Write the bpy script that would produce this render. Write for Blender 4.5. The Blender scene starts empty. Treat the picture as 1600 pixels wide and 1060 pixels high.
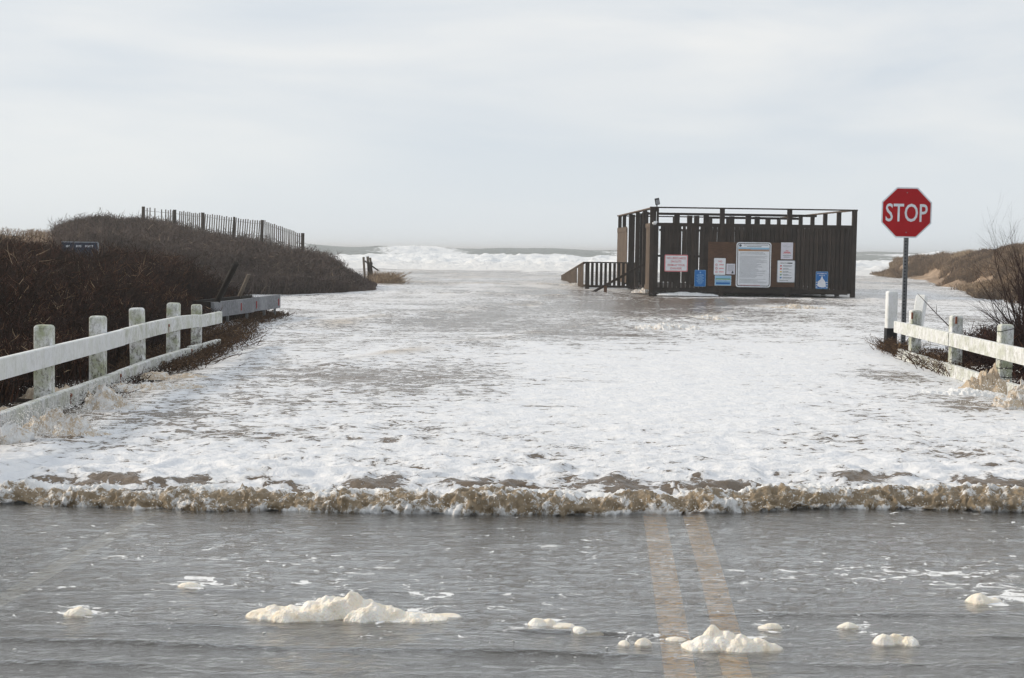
import bpy, math, random
import numpy as np
from mathutils import Vector, Matrix

random.seed(7)
RNG = np.random.default_rng(11)
scene = bpy.context.scene
COL = scene.collection

# ------------------------------------------------------------------ camera
F = 2222.0                        # focal length in pixels of the 1600 px wide photograph
EYE = 1.5
PITCH = math.atan(138.0 / F)
ROLL = math.radians(0.8)
cam_data = bpy.data.cameras.new('camera')
cam = bpy.data.objects.new('camera', cam_data)
COL.objects.link(cam)
cam_data.sensor_width = 36.0
cam_data.lens = F / 1600.0 * 36.0
cam_data.clip_start = 0.1
cam_data.clip_end = 20000
RM = Matrix.Rotation(math.radians(90) - PITCH, 4, 'X') @ Matrix.Rotation(ROLL, 4, 'Z')
cam.matrix_world = Matrix.Translation((0, 0, EYE)) @ RM
scene.camera = cam
cam_data.dof.use_dof = True
cam_data.dof.focus_distance = 13.0
cam_data.dof.aperture_fstop = 11.0

# ------------------------------------------------------------------ world, sun, exposure
SUN_AZ, SUN_EL = math.radians(-72), math.radians(24)      # azimuth clockwise from +Y
world = bpy.data.worlds.new('World')
scene.world = world
world.use_nodes = True
wn, wl = world.node_tree.nodes, world.node_tree.links
wn.clear()
w_out = wn.new('ShaderNodeOutputWorld')
w_bg = wn.new('ShaderNodeBackground')
w_bg.inputs['Strength'].default_value = 0.1
sky = wn.new('ShaderNodeTexSky')
sky.sky_type = 'NISHITA'
sky.sun_disc = False
sky.sun_elevation = SUN_EL
sky.sun_rotation = SUN_AZ % (2 * math.pi)
w_tc = wn.new('ShaderNodeTexCoord')
w_map = wn.new('ShaderNodeMapping')
w_map.inputs['Scale'].default_value = (1.0, 1.0, 4.5)
w_noise = wn.new('ShaderNodeTexNoise')
w_noise.inputs['Scale'].default_value = 2.6
w_noise.inputs['Detail'].default_value = 6
w_noise.inputs['Roughness'].default_value = 0.5
w_noise.inputs['Distortion'].default_value = 0.3
w_ramp = wn.new('ShaderNodeValToRGB')
w_ramp.color_ramp.elements[0].position = 0.38
w_ramp.color_ramp.elements[0].color = (0.615, 0.668, 0.725, 1)
w_ramp.color_ramp.elements[1].position = 0.64
w_ramp.color_ramp.elements[1].color = (0.80, 0.805, 0.80, 1)
w_sep = wn.new('ShaderNodeSeparateXYZ')
w_mr = wn.new('ShaderNodeMapRange')
w_mr.inputs['From Min'].default_value = -0.02
w_mr.inputs['From Max'].default_value = 0.13
w_mr.interpolation_type = 'SMOOTHSTEP'
w_hor = wn.new('ShaderNodeMixRGB')
w_hor.inputs[1].default_value = (0.685, 0.735, 0.775, 1)
w_gain = wn.new('ShaderNodeMixRGB')
w_gain.blend_type = 'MULTIPLY'
w_gain.inputs[0].default_value = 1
w_gain.inputs[2].default_value = (11.3, 11.3, 11.3, 1)
w_mix = wn.new('ShaderNodeMixRGB')
w_mix.inputs[0].default_value = 0.93
wl.new(w_tc.outputs['Generated'], w_map.inputs[0])
wl.new(w_map.outputs[0], w_noise.inputs['Vector'])
wl.new(w_noise.outputs[0], w_ramp.inputs[0])
wl.new(w_tc.outputs['Generated'], w_sep.inputs[0])
wl.new(w_sep.outputs[2], w_mr.inputs[0])
wl.new(w_mr.outputs[0], w_hor.inputs[0])
wl.new(w_ramp.outputs[0], w_hor.inputs[2])
wl.new(w_hor.outputs[0], w_gain.inputs[1])
wl.new(sky.outputs[0], w_mix.inputs[1])
wl.new(w_gain.outputs[0], w_mix.inputs[2])
wl.new(w_mix.outputs[0], w_bg.inputs[0])
wl.new(w_bg.outputs[0], w_out.inputs[0])

sun_data = bpy.data.lights.new('sun', 'SUN')
sun_data.energy = 3.0
sun_data.angle = math.radians(7)
sun_data.color = (1.0, 0.87, 0.70)
sun = bpy.data.objects.new('sun', sun_data)
COL.objects.link(sun)
sdir = Vector((math.sin(SUN_AZ) * math.cos(SUN_EL), math.cos(SUN_AZ) * math.cos(SUN_EL), math.sin(SUN_EL)))
sun.rotation_euler = sdir.to_track_quat('Z', 'Y').to_euler()
sun.location = sdir * 60

scene.view_settings.view_transform = 'Standard'
scene.view_settings.look = 'None'
scene.view_settings.exposure = 0.0
scene.view_settings.gamma = 1.0
scene.view_settings.use_curve_mapping = False
scene.cycles.max_bounces = 6
scene.cycles.volume_bounces = 0
scene.cycles.transparent_max_bounces = 8
scene.cycles.use_denoising = True
scene.cycles.use_adaptive_sampling = False
scene.cycles.sample_clamp_direct = 2.5
scene.cycles.sample_clamp_indirect = 2.5
scene.cycles.caustics_reflective = False
scene.cycles.caustics_refractive = False
scene.cycles.pixel_filter_type = 'BLACKMAN_HARRIS'
scene.cycles.filter_width = 1.4

# ------------------------------------------------------------------ helpers: space
def hor(px):
    return 392.0 + (px - 800) * 0.014

def ray(px, py):
    d = RM.to_3x3() @ Vector(((px - 800) / F, -(py - 530) / F, -1))
    return d

def at(px, py, Y):
    d = ray(px, py)
    t = Y / d.y
    return Vector((d.x * t, Y, EYE + d.z * t))

def gnd(px, py, z=0.0):
    d = ray(px, py)
    t = (z - EYE) / d.z
    return Vector((d.x * t, d.y * t, z))

# ------------------------------------------------------------------ helpers: noise
_perm = np.random.default_rng(3).permutation(1024)
_perm = np.concatenate([_perm, _perm])
_g = np.random.default_rng(5).normal(size=(1024, 3))
_g /= np.linalg.norm(_g, axis=1)[:, None]

def perlin(x, y, z=0.0):
    x = np.asarray(x, float); y = np.asarray(y, float); z = np.asarray(z, float) + 0 * x
    xi = np.floor(x).astype(int); yi = np.floor(y).astype(int); zi = np.floor(z).astype(int)
    xf, yf, zf = x - xi, y - yi, z - zi
    u = xf ** 3 * (xf * (xf * 6 - 15) + 10); v = yf ** 3 * (yf * (yf * 6 - 15) + 10); w = zf ** 3 * (zf * (zf * 6 - 15) + 10)
    def g(ix, iy, iz, dx, dy, dz):
        h = _perm[(_perm[(_perm[ix & 1023] + iy) & 1023] + iz) & 1023]
        gr = _g[h]
        return gr[..., 0] * dx + gr[..., 1] * dy + gr[..., 2] * dz
    n = 0
    for a in (0, 1):
        for b in (0, 1):
            for c in (0, 1):
                wt = (u if a else 1 - u) * (v if b else 1 - v) * (w if c else 1 - w)
                n = n + wt * g(xi + a, yi + b, zi + c, xf - a, yf - b, zf - c)
    return n * 1.5

def fbm(x, y, z=0.0, octs=4, gain=0.5):
    a, s, f = 1.0, 0.0, 1.0
    for k in range(octs):
        s = s + a * perlin(np.asarray(x) * f + 13.7 * k, np.asarray(y) * f - 7.1 * k, np.asarray(z) * f)
        a *= gain; f *= 2.03
    return s

def billow(x, y, z=0.0, octs=4, gain=0.5):
    a, s, f, t = 1.0, 0.0, 1.0, 0.0
    for k in range(octs):
        s = s + a * (1 - 2.2 * np.abs(perlin(np.asarray(x) * f + 5.3 * k, np.asarray(y) * f + 9.1 * k, np.asarray(z) * f)))
        t += a; a *= gain; f *= 2.1
    return s / t

def sstep(a, b, x):
    t = np.clip((np.asarray(x, float) - a) / (b - a), 0, 1)
    return t * t * (3 - 2 * t)

# ------------------------------------------------------------------ helpers: meshes and objects
def mesh_np(name, V, Fq, smooth=False, attrs=None):
    V = np.ascontiguousarray(V, dtype=np.float32); Fq = np.ascontiguousarray(Fq, dtype=np.int32)
    me = bpy.data.meshes.new(name)
    me.vertices.add(len(V)); me.vertices.foreach_set('co', V.ravel())
    n, k = Fq.shape
    me.loops.add(n * k); me.loops.foreach_set('vertex_index', Fq.ravel())
    me.polygons.add(n)
    me.polygons.foreach_set('loop_start', np.arange(0, n * k, k, dtype=np.int32))
    me.polygons.foreach_set('loop_total', np.full(n, k, dtype=np.int32))
    if smooth:
        me.polygons.foreach_set('use_smooth', np.ones(n, dtype=bool))
    me.update(calc_edges=True)
    for an, arr in (attrs or {}).items():
        a = me.attributes.new(an, 'FLOAT', 'POINT')
        a.data.foreach_set('value', np.ascontiguousarray(arr, dtype=np.float32).ravel())
    return me

def grid_faces(nr, nc):
    i = np.arange(nr - 1)[:, None] * nc + np.arange(nc - 1)[None, :]
    return np.stack([i, i + 1, i + nc + 1, i + nc], -1).reshape(-1, 4)

class MB:
    """collects simple shapes into one mesh"""
    def __init__(s): s.v = []; s.f = []
    def add(s, vs, fs):
        o = len(s.v); s.v += [tuple(v) for v in vs]; s.f += [tuple(o + i for i in f) for f in fs]; return s
    def box(s, a, b, rot=None, org=None):
        (x0, y0, z0), (x1, y1, z1) = a, b
        vs = [Vector(p) for p in ((x0,y0,z0),(x1,y0,z0),(x1,y1,z0),(x0,y1,z0),(x0,y0,z1),(x1,y0,z1),(x1,y1,z1),(x0,y1,z1))]
        if rot is not None:
            c = Vector(org) if org is not None else Vector((0, 0, 0))
            vs = [c + rot @ (v - c) for v in vs]
        return s.add(vs, [(0,3,2,1),(4,5,6,7),(0,1,5,4),(1,2,6,5),(2,3,7,6),(3,0,4,7)])
    def beam(s, p, q, w, h, up=(0, 0, 1)):
        """box from p to q, w wide across, h high along up, p and q on its centre line"""
        p, q, up = Vector(p), Vector(q), Vector(up)
        d = (q - p).normalized(); sd = d.cross(up).normalized(); u = sd.cross(d).normalized()
        vs = []
        for e in (p, q):
            for a, b in ((-1,-1),(1,-1),(1,1),(-1,1)):
                vs.append(e + sd * a * w / 2 + u * b * h / 2)
        return s.add(vs, [(0,1,2,3),(7,6,5,4),(0,4,5,1),(1,5,6,2),(2,6,7,3),(3,7,4,0)])
    def tube(s, pts, rad, n=6, cap=True):
        pts = [Vector(p) for p in pts]
        rad = rad if hasattr(rad, '__len__') else [rad] * len(pts)
        vs, fs = [], []
        for i, p in enumerate(pts):
            d = (pts[min(i + 1, len(pts) - 1)] - pts[max(i - 1, 0)]).normalized()
            a = d.cross(Vector((0.31, 0.17, 0.93)) if abs(d.z) < 0.9 else Vector((1, 0, 0))).normalized(); b = d.cross(a)
            for k in range(n):
                t = 2 * math.pi * k / n
                vs.append(p + (a * math.cos(t) + b * math.sin(t)) * rad[i])
        for i in range(len(pts) - 1):
            for k in range(n):
                fs.append((i*n+k, i*n+(k+1) % n, (i+1)*n+(k+1) % n, (i+1)*n+k))
        if cap:
            fs += [tuple(reversed(range(n))), tuple((len(pts)-1)*n + k for k in range(n))]
        return s.add(vs, fs)
    def prism(s, poly, y0, y1):
        """polygon in x,z extruded along y (y0 is the front)"""
        n = len(poly)
        vs = [(x, y0, z) for x, z in poly] + [(x, y1, z) for x, z in poly]
        fs = [tuple(range(n)), tuple(reversed(range(n, 2*n)))] + [((i+1) % n, i, n+i, n+(i+1) % n) for i in range(n)]
        return s.add(vs, fs)
    def mesh(s, name='mesh', smooth=False):
        me = bpy.data.meshes.new(name); me.from_pydata(s.v, [], s.f); me.update()
        if smooth: me.polygons.foreach_set('use_smooth', [True] * len(me.polygons))
        return me

def link(name, me, mat, parent=None, loc=None, rot=None):
    o = bpy.data.objects.new(name, me)
    if mat and me is not None and not me.materials: me.materials.append(mat)
    COL.objects.link(o)
    if parent is not None: o.parent = parent
    if loc is not None: o.location = loc
    if rot is not None: o.rotation_euler = rot
    return o

def tag(o, label, cat=None, group=None, kind=None):
    o['label'] = label
    if cat: o['category'] = cat
    if group: o['group'] = group
    if kind: o['kind'] = kind
    return o

def thing(name, label, cat, loc=(0, 0, 0), rz=0.0, group=None):
    o = bpy.data.objects.new(name, None); COL.objects.link(o)
    o.location = loc; o.rotation_euler = (0, 0, rz); o.empty_display_size = 0.2
    return tag(o, label, cat, group)

def structure(name, me, mat):
    o = link(name, me, mat); o['kind'] = 'structure'; return o

def text_mesh(s, w, h, fat=0.0, depth=0.001):
    c = bpy.data.curves.new('lettering', 'FONT'); c.body = s; c.align_x = 'CENTER'; c.offset = fat; c.extrude = 0.0
    c.space_line = 1.1
    c.resolution_u = 3
    o = bpy.data.objects.new('lettering', c); COL.objects.link(o)
    dg = bpy.context.evaluated_depsgraph_get(); dg.update()
    me = bpy.data.meshes.new_from_object(o.evaluated_get(dg))
    bpy.data.objects.remove(o); bpy.data.curves.remove(c)
    co = np.empty(len(me.vertices) * 3, dtype=np.float32); me.vertices.foreach_get('co', co); co = co.reshape(-1, 3)
    lo, hi = co.min(0), co.max(0); sc = ((w if w else (hi[0]-lo[0])*h/(hi[1]-lo[1])) / (hi[0]-lo[0]), h / (hi[1]-lo[1]))
    x = (co[:, 0] - (lo[0]+hi[0])/2) * sc[0]; z = (co[:, 1] - (lo[1]+hi[1])/2) * sc[1]
    co = np.stack([x, 0 * x, z], 1).astype(np.float32)
    me.vertices.foreach_set('co', co.ravel()); me.update(); me.materials.clear()
    return me

# ------------------------------------------------------------------ helpers: materials
class NT:
    def __init__(s, name):
        s.m = bpy.data.materials.new(name); s.m.use_nodes = True
        s.n, s.l = s.m.node_tree.nodes, s.m.node_tree.links
        s.b = s.n['Principled BSDF']; s.out = s.n['Material Output']
        s.tc = s.n.new('ShaderNodeTexCoord')
    def inp(s, node, key, val):
        if val is None: return
        if hasattr(val, 'is_linked') or isinstance(val, bpy.types.NodeSocket): s.l.new(val, node.inputs[key])
        else: node.inputs[key].default_value = val
    def map(s, scale=(1, 1, 1), coord='Object', loc=(0, 0, 0)):
        m = s.n.new('ShaderNodeMapping'); m.inputs['Scale'].default_value = scale; m.inputs['Location'].default_value = loc
        s.l.new(s.tc.outputs[coord], m.inputs[0]); return m.outputs[0]
    def pos(s, scale=(1, 1, 1)):
        g = s.n.new('ShaderNodeNewGeometry')
        m = s.n.new('ShaderNodeMapping'); m.inputs['Scale'].default_value = scale
        s.l.new(g.outputs['Position'], m.inputs[0]); return m.outputs[0]
    def noise(s, vec, scale, detail=4, rough=0.5, dist=0.0):
        t = s.n.new('ShaderNodeTexNoise'); s.l.new(vec, t.inputs['Vector'])
        t.inputs['Scale'].default_value = scale; t.inputs['Detail'].default_value = detail
        t.inputs['Roughness'].default_value = rough; t.inputs['Distortion'].default_value = dist
        return t.outputs[0]
    def voro(s, vec, scale, feature='F1'):
        t = s.n.new('ShaderNodeTexVoronoi'); t.feature = feature; s.l.new(vec, t.inputs['Vector'])
        t.inputs['Scale'].default_value = scale; return t.outputs['Distance']
    def ramp(s, fac, stops):
        r = s.n.new('ShaderNodeValToRGB'); e = r.color_ramp.elements
        while len(e) < len(stops): e.new(0.5)
        for el, (p, c) in zip(e, stops):
            el.position = p; el.color = (c, c, c, 1) if not hasattr(c, '__len__') else (*c, 1)
        s.inp(r, 0, fac); return r.outputs[0]
    def mix(s, fac, a, b, mode='MIX'):
        m = s.n.new('ShaderNodeMixRGB'); m.blend_type = mode
        s.inp(m, 0, fac)
        for k, v in ((1, a), (2, b)):
            if isinstance(v, bpy.types.NodeSocket): s.l.new(v, m.inputs[k])
            else: m.inputs[k].default_value = (*v, 1) if hasattr(v, '__len__') else (v, v, v, 1)
        return m.outputs[0]
    def math(s, op, a, b=None, clamp=False):
        m = s.n.new('ShaderNodeMath'); m.operation = op; m.use_clamp = clamp
        s.inp(m, 0, a); s.inp(m, 1, b); return m.outputs[0]
    def attr(s, name):
        a = s.n.new('ShaderNodeAttribute'); a.attribute_name = name; return a.outputs['Fac']
    def rand(s):
        return s.n.new('ShaderNodeObjectInfo').outputs['Random']
    def bump(s, h, strength=0.3, dist=0.01, normal=None):
        b = s.n.new('ShaderNodeBump'); b.inputs['Strength'].default_value = strength; b.inputs['Distance'].default_value = dist
        s.l.new(h, b.inputs['Height'])
        if normal is not None: s.l.new(normal, b.inputs['Normal'])
        return b.outputs[0]
    def fin(s, color=None, rough=0.6, normal=None, spec=0.5, metal=0.0):
        s.inp(s.b, 'Base Color', (*color, 1) if (color is not None and not isinstance(color, bpy.types.NodeSocket)) else color)
        s.inp(s.b, 'Roughness', rough); s.inp(s.b, 'Normal', normal); s.inp(s.b, 'Specular IOR Level', spec); s.inp(s.b, 'Metallic', metal)
        return s.m

def plain(name, c, rough=0.6, spec=0.5, metal=0.0):
    t = NT(name)
    n = t.noise(t.pos(), 9, 4)
    col = t.mix(t.ramp(n, [(0.35, 0.0), (0.7, 0.35)]), c, tuple(v * 0.7 for v in c))
    return t.fin(col, rough, None, spec, metal)

def wood_mat(name, dark, light, grain=(14, 14, 1.2), rough=0.75, var=0.35):
    t = NT(name)
    p = t.map(grain)
    n = t.noise(p, 4, 6, 0.6, 0.3)
    n2 = t.noise(t.pos(), 2.2, 3)
    col = t.ramp(n, [(0.3, dark), (0.7, light)])
    col = t.mix(t.ramp(t.rand(), [(0, 0.0), (1, var)]), col, tuple(v * 0.45 for v in dark))
    col = t.mix(t.ramp(n2, [(0.45, 0.0), (0.75, 0.5)]), col, tuple(v * 1.3 for v in light))
    return t.fin(col, rough, t.bump(n, 0.35, 0.004), 0.15)

M = {}
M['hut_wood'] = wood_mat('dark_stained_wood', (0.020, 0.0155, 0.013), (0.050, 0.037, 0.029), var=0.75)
M['hut_side_wood'] = wood_mat('sunlit_brown_wood', (0.075, 0.055, 0.040), (0.15, 0.11, 0.08))  # lighter copy of the hut wood, sunlight on the left side put into colour
M['ply'] = wood_mat('brown_plywood', (0.050, 0.026, 0.015), (0.10, 0.052, 0.030), (1.5, 6, 9), 0.7, 0.0)
M['grey_wood'] = wood_mat('silver_weathered_plank', (0.085, 0.09, 0.10), (0.30, 0.31, 0.335), (1.0, 9, 6), 0.6, 0.1)
M['black_wood'] = wood_mat('blackened_timber', (0.010, 0.009, 0.008), (0.022, 0.018, 0.015))
M['drift'] = wood_mat('driftwood', (0.12, 0.10, 0.08), (0.26, 0.22, 0.18))
M['post_wood'] = wood_mat('fence_post_wood', (0.05, 0.043, 0.036), (0.11, 0.095, 0.08))
M['picket'] = wood_mat('fence_picket_wood', (0.20, 0.18, 0.16), (0.40, 0.37, 0.34), var=0.5)
M['galv'] = plain('galvanised_steel', (0.22, 0.23, 0.24), 0.4, 0.5, 0.7)
M['black'] = plain('black_plastic', (0.007, 0.007, 0.008), 0.6, 0.2)
M['white_plastic'] = plain('white_plastic', (0.75, 0.76, 0.78), 0.4)
M['sign_white'] = plain('white_sign_face', (0.72, 0.75, 0.80), 0.35)
M['paper'] = plain('paper', (0.62, 0.62, 0.70), 0.6)
M['sign_red'] = plain('red_sign_ink', (0.55, 0.06, 0.08), 0.4)
M['sign_pink'] = plain('faded_red_ink', (0.62, 0.20, 0.22), 0.4)
M['sign_blue'] = plain('blue_sign_face', (0.012, 0.14, 0.42), 0.5, 0.2)
M['sign_lightblue'] = plain('light_blue_ink', (0.25, 0.48, 0.68), 0.5)
M['sign_dark'] = plain('dark_sign_ink', (0.03, 0.04, 0.05), 0.5)
M['sign_grey'] = plain('grey_print', (0.28, 0.31, 0.35), 0.5)
M['sign_orange'] = plain('orange_print', (0.38, 0.19, 0.07), 0.5)
M['sign_green'] = plain('green_print', (0.08, 0.28, 0.12), 0.5)
M['sign_yellow'] = plain('yellow_print', (0.6, 0.45, 0.05), 0.5)
M['navy'] = plain('navy_sign_face', (0.03, 0.045, 0.08), 0.45)
M['rust'] = plain('rusty_bolt', (0.20, 0.06, 0.025), 0.7)
M['red_reflector'] = plain('faded_red_paint', (0.32, 0.04, 0.04), 0.5)
M['wire'] = plain('rusty_wire', (0.03, 0.025, 0.022), 0.5, 0.5, 0.5)

# stop sign red with faint scratches
t = NT('stop_sign_red')
n = t.noise(t.map((1, 1, 1)), 6, 5)
M['stop_red'] = t.fin(t.mix(t.ramp(n, [(0.4, 0.0), (0.75, 0.5)]), (0.40, 0.008, 0.014), (0.32, 0.007, 0.012)), 0.6, None, 0.15)

# old white paint with algae and scuffs
def paint_mat(name, dirt=1.0):
    t = NT(name)
    p = t.pos()
    col = t.mix(t.noise(p, 5, 3), (0.66, 0.68, 0.70), (0.78, 0.79, 0.79))
    alg = t.math('MULTIPLY', t.ramp(t.noise(p, 5.5, 7, 0.72), [(0.42, 0.0), (0.62, 1.0)]), 0.85 * dirt)
    col = t.mix(alg, col, (0.30, 0.33, 0.18))
    sp = t.ramp(t.noise(t.pos((1, 1, 0.55)), 30, 7, 0.75, 0.5), [(0.50, 0.0), (0.58, 0.9 * dirt)])
    low = t.n.new('ShaderNodeSeparateXYZ'); t.l.new(p, low.inputs[0])
    lowf = t.n.new('ShaderNodeMapRange'); t.l.new(low.outputs[2], lowf.inputs[0])
    lowf.inputs['From Min'].default_value = 0.75; lowf.inputs['From Max'].default_value = 0.15
    lowf.inputs['To Min'].default_value = 0.4; lowf.inputs['To Max'].default_value = 1.0
    sp = t.math('MULTIPLY', sp, lowf.outputs[0])
    col = t.mix(sp, col, (0.085, 0.075, 0.055))
    scr = t.ramp(t.noise(t.pos((1, 1, 6)), 5, 6, 0.7), [(0.60, 0.0), (0.68, 0.5 * dirt)])
    col = t.mix(scr, col, (0.35, 0.32, 0.26))
    return t.fin(col, 0.55, t.bump(t.noise(p, 45, 5, 0.6), 0.35, 0.004), 0.4)
M['paint'] = paint_mat('weathered_white_paint', 1.0)
M['paint_clean'] = paint_mat('white_paint', 0.25)
M['paint_rail'] = paint_mat('scuffed_white_paint', 0.6)

# asphalt
t = NT('wet_asphalt')
p = t.pos()
vo = t.voro(p, 130); n = t.noise(p, 260, 3)
col = t.mix(t.ramp(vo, [(0.1, 0.0), (0.5, 1.0)]), (0.075, 0.073, 0.072), (0.035, 0.036, 0.040))
col = t.mix(t.ramp(t.noise(p, 1.2, 5), [(0.4, 0.0), (0.7, 0.5)]), col, (0.055, 0.052, 0.048))
M['asphalt'] = t.fin(col, 0.5, t.bump(vo, 0.5, 0.004), 0.5)

def line_mat(name, c):
    t = NT(name); p = t.pos()
    wear = t.ramp(t.noise(t.pos((0.6, 1, 1)), 45, 7, 0.75), [(0.46, 0.0), (0.60, 0.85)])
    return t.fin(t.mix(wear, c, (0.09, 0.08, 0.07)), 0.5, t.bump(t.noise(p, 160, 3), 0.4, 0.002))
M['yellow_line'] = line_mat('yellow_road_paint', (0.98, 0.50, 0.05))
M['white_line'] = line_mat('white_road_paint', (0.60, 0.56, 0.48))

# sand
def sand_mat(name, a, b):
    t = NT(name); p = t.pos()
    n = t.noise(p, 0.9, 7, 0.6)
    col = t.ramp(n, [(0.35, a), (0.65, b)])
    return t.fin(col, 0.9, t.bump(t.noise(p, 3.0, 7, 0.65), 0.7, 0.12), 0.2)
M['sand'] = sand_mat('dune_sand', (0.22, 0.155, 0.105), (0.38, 0.28, 0.20))
M['seabed'] = sand_mat('wet_sand', (0.12, 0.09, 0.065), (0.20, 0.15, 0.11))
M['litter'] = sand_mat('leaf_litter', (0.020, 0.013, 0.010), (0.045, 0.028, 0.020))

# twig materials: colour picked per twig by the attribute tone
def twig_mat(name, stops):
    t = NT(name)
    return t.fin(t.ramp(t.attr('tone'), stops), 0.8, None, 0.15)
M['twig_dark'] = twig_mat('dark_brown_twigs', [(0.0, (0.010, 0.006, 0.004)), (0.45, (0.031, 0.015, 0.010)), (0.78, (0.085, 0.036, 0.022)), (0.94, (0.16, 0.085, 0.050)), (1.0, (0.36, 0.26, 0.17))])
M['twig_mid'] = twig_mat('haze_greyed_twigs', [(0.0, (0.055, 0.044, 0.039)), (0.6, (0.145, 0.112, 0.098)), (0.93, (0.145, 0.11, 0.085)), (1.0, (0.27, 0.21, 0.16))])  # greyed and paled, mist over the mid dune mixed into the twig colour
M['twig_red'] = twig_mat('red_brown_twigs', [(0.0, (0.014, 0.007, 0.006)), (0.5, (0.040, 0.017, 0.012)), (0.85, (0.085, 0.036, 0.022)), (1.0, (0.26, 0.15, 0.09))])
M['straw'] = twig_mat('brown_straw', [(0.0, (0.025, 0.014, 0.009)), (0.5, (0.070, 0.040, 0.022)), (0.85, (0.14, 0.085, 0.045)), (1.0, (0.32, 0.21, 0.11))])
M['dune_grass'] = twig_mat('dune_grass', [(0.0, (0.13, 0.095, 0.068)), (0.5, (0.26, 0.19, 0.13)), (0.85, (0.38, 0.29, 0.20)), (1.0, (0.50, 0.40, 0.28))])
M['bark'] = plain('dark_bark', (0.032, 0.016, 0.013), 0.8, 0.2)

# foam over brown flood water; attribute cover tells how closed the foam is
def foam_mat(name, big=False):
    t = NT(name)
    p = t.pos((1, 1, 1))
    cov = t.attr('cover')
    wob = t.noise(t.pos((0.85, 1, 1)), 8.5 if not big else 1.2, 10, 0.64, 0.7)
    fine = t.noise(p, 26 if not big else 6, 6, 0.6, 0.4)
    v = t.math('ADD', t.math('MULTIPLY', wob, 0.78), t.math('MULTIPLY', fine, 0.22))
    stk = t.noise(t.pos((0.22, 1, 1)), 3.2, 6, 0.6, 0.4)
    v = t.math('ADD', v, t.math('MULTIPLY', t.math('SUBTRACT', stk, 0.5), 0.30))
    v = t.math('ADD', v, cov)
    mask = t.ramp(v, [(0.490, 0.0), (0.515, 0.75), (0.58, 1.0)])
    white = t.mix(t.ramp(t.noise(p, 7, 6, 0.6), [(0.35, 0.0), (0.65, 1.0)]), (0.77, 0.80, 0.855), (0.86, 0.87, 0.89))
    dirty = t.mix(t.math('MULTIPLY', t.attr('dirt'), 1.0), white, (0.52, 0.45, 0.37))
    brown = t.mix(t.noise(p, 3, 4), (0.080, 0.055, 0.033), (0.20, 0.145, 0.095))
    col = t.mix(mask, brown, dirty)
    lace = t.voro(t.pos((1, 1, 1)), 38)
    h = t.math('ADD', t.math('MULTIPLY', mask, 0.55), t.math('MULTIPLY', t.noise(p, 11, 8, 0.62, 0.3), 1.1))
    h = t.math('ADD', h, t.math('MULTIPLY', lace, 0.06))
    rough = t.mix(mask, 0.12, 0.45)
    return t.fin(col, rough, t.bump(h, 0.85, 0.034), 0.5)
M['foam'] = foam_mat('sea_foam_on_flood_water')
M['surf'] = foam_mat('surf_foam', True)

# thin water over the road: sky mirror over a clear film, with loose foam flecks
t = NT('shallow_clear_water')
p1 = t.pos((0.7, 1, 1))
rip = t.noise(p1, 30, 7, 0.74, 0.9)
rip2 = t.noise(t.pos((0.30, 1, 1)), 7, 5, 0.6, 0.8)
hh = t.math('ADD', t.math('MULTIPLY', rip, 0.42), t.math('MULTIPLY', rip2, 0.9))
nrm = t.bump(hh, 1.0, 0.020)
fr = t.n.new('ShaderNodeFresnel'); fr.inputs['IOR'].default_value = 1.42
fac = t.math('MULTIPLY', t.math('SUBTRACT', fr.outputs[0], 0.10), 3.2, True); t.l.new(t.bump(hh, 1.0, 0.0165), fr.inputs['Normal'])
gl = t.n.new('ShaderNodeBsdfGlossy'); gl.inputs['Roughness'].default_value = 0.08; t.l.new(nrm, gl.inputs['Normal'])
gl.inputs['Color'].default_value = (0.99, 0.985, 0.975, 1)
tr = t.n.new('ShaderNodeBsdfTransparent'); tr.inputs['Color'].default_value = (0.92, 0.90, 0.86, 1)
body = t.n.new('ShaderNodeBsdfDiffuse'); body.inputs['Color'].default_value = (0.46, 0.445, 0.42, 1)
m0 = t.n.new('ShaderNodeMixShader'); m0.inputs[0].default_value = 0.16
t.l.new(tr.outputs[0], m0.inputs[1]); t.l.new(body.outputs[0], m0.inputs[2])
m1 = t.n.new('ShaderNodeMixShader'); t.l.new(fac, m1.inputs[0]); t.l.new(m0.outputs[0], m1.inputs[1]); t.l.new(gl.outputs[0], m1.inputs[2])
fl = t.math('ADD', t.noise(t.pos((0.6, 1, 1)), 13, 8, 0.66, 1.4), t.attr('cover'))
flm = t.ramp(fl, [(0.635, 0.0), (0.665, 1.0)])
fd = t.n.new('ShaderNodeBsdfDiffuse'); fd.inputs['Color'].default_value = (0.78, 0.79, 0.80, 1)
m2 = t.n.new('ShaderNodeMixShader'); t.l.new(flm, m2.inputs[0]); t.l.new(m1.outputs[0], m2.inputs[1]); t.l.new(fd.outputs[0], m2.inputs[2])
t.l.new(m2.outputs[0], t.out.inputs[0]); t.n.remove(t.b)
M['clear_water'] = t.m

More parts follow.
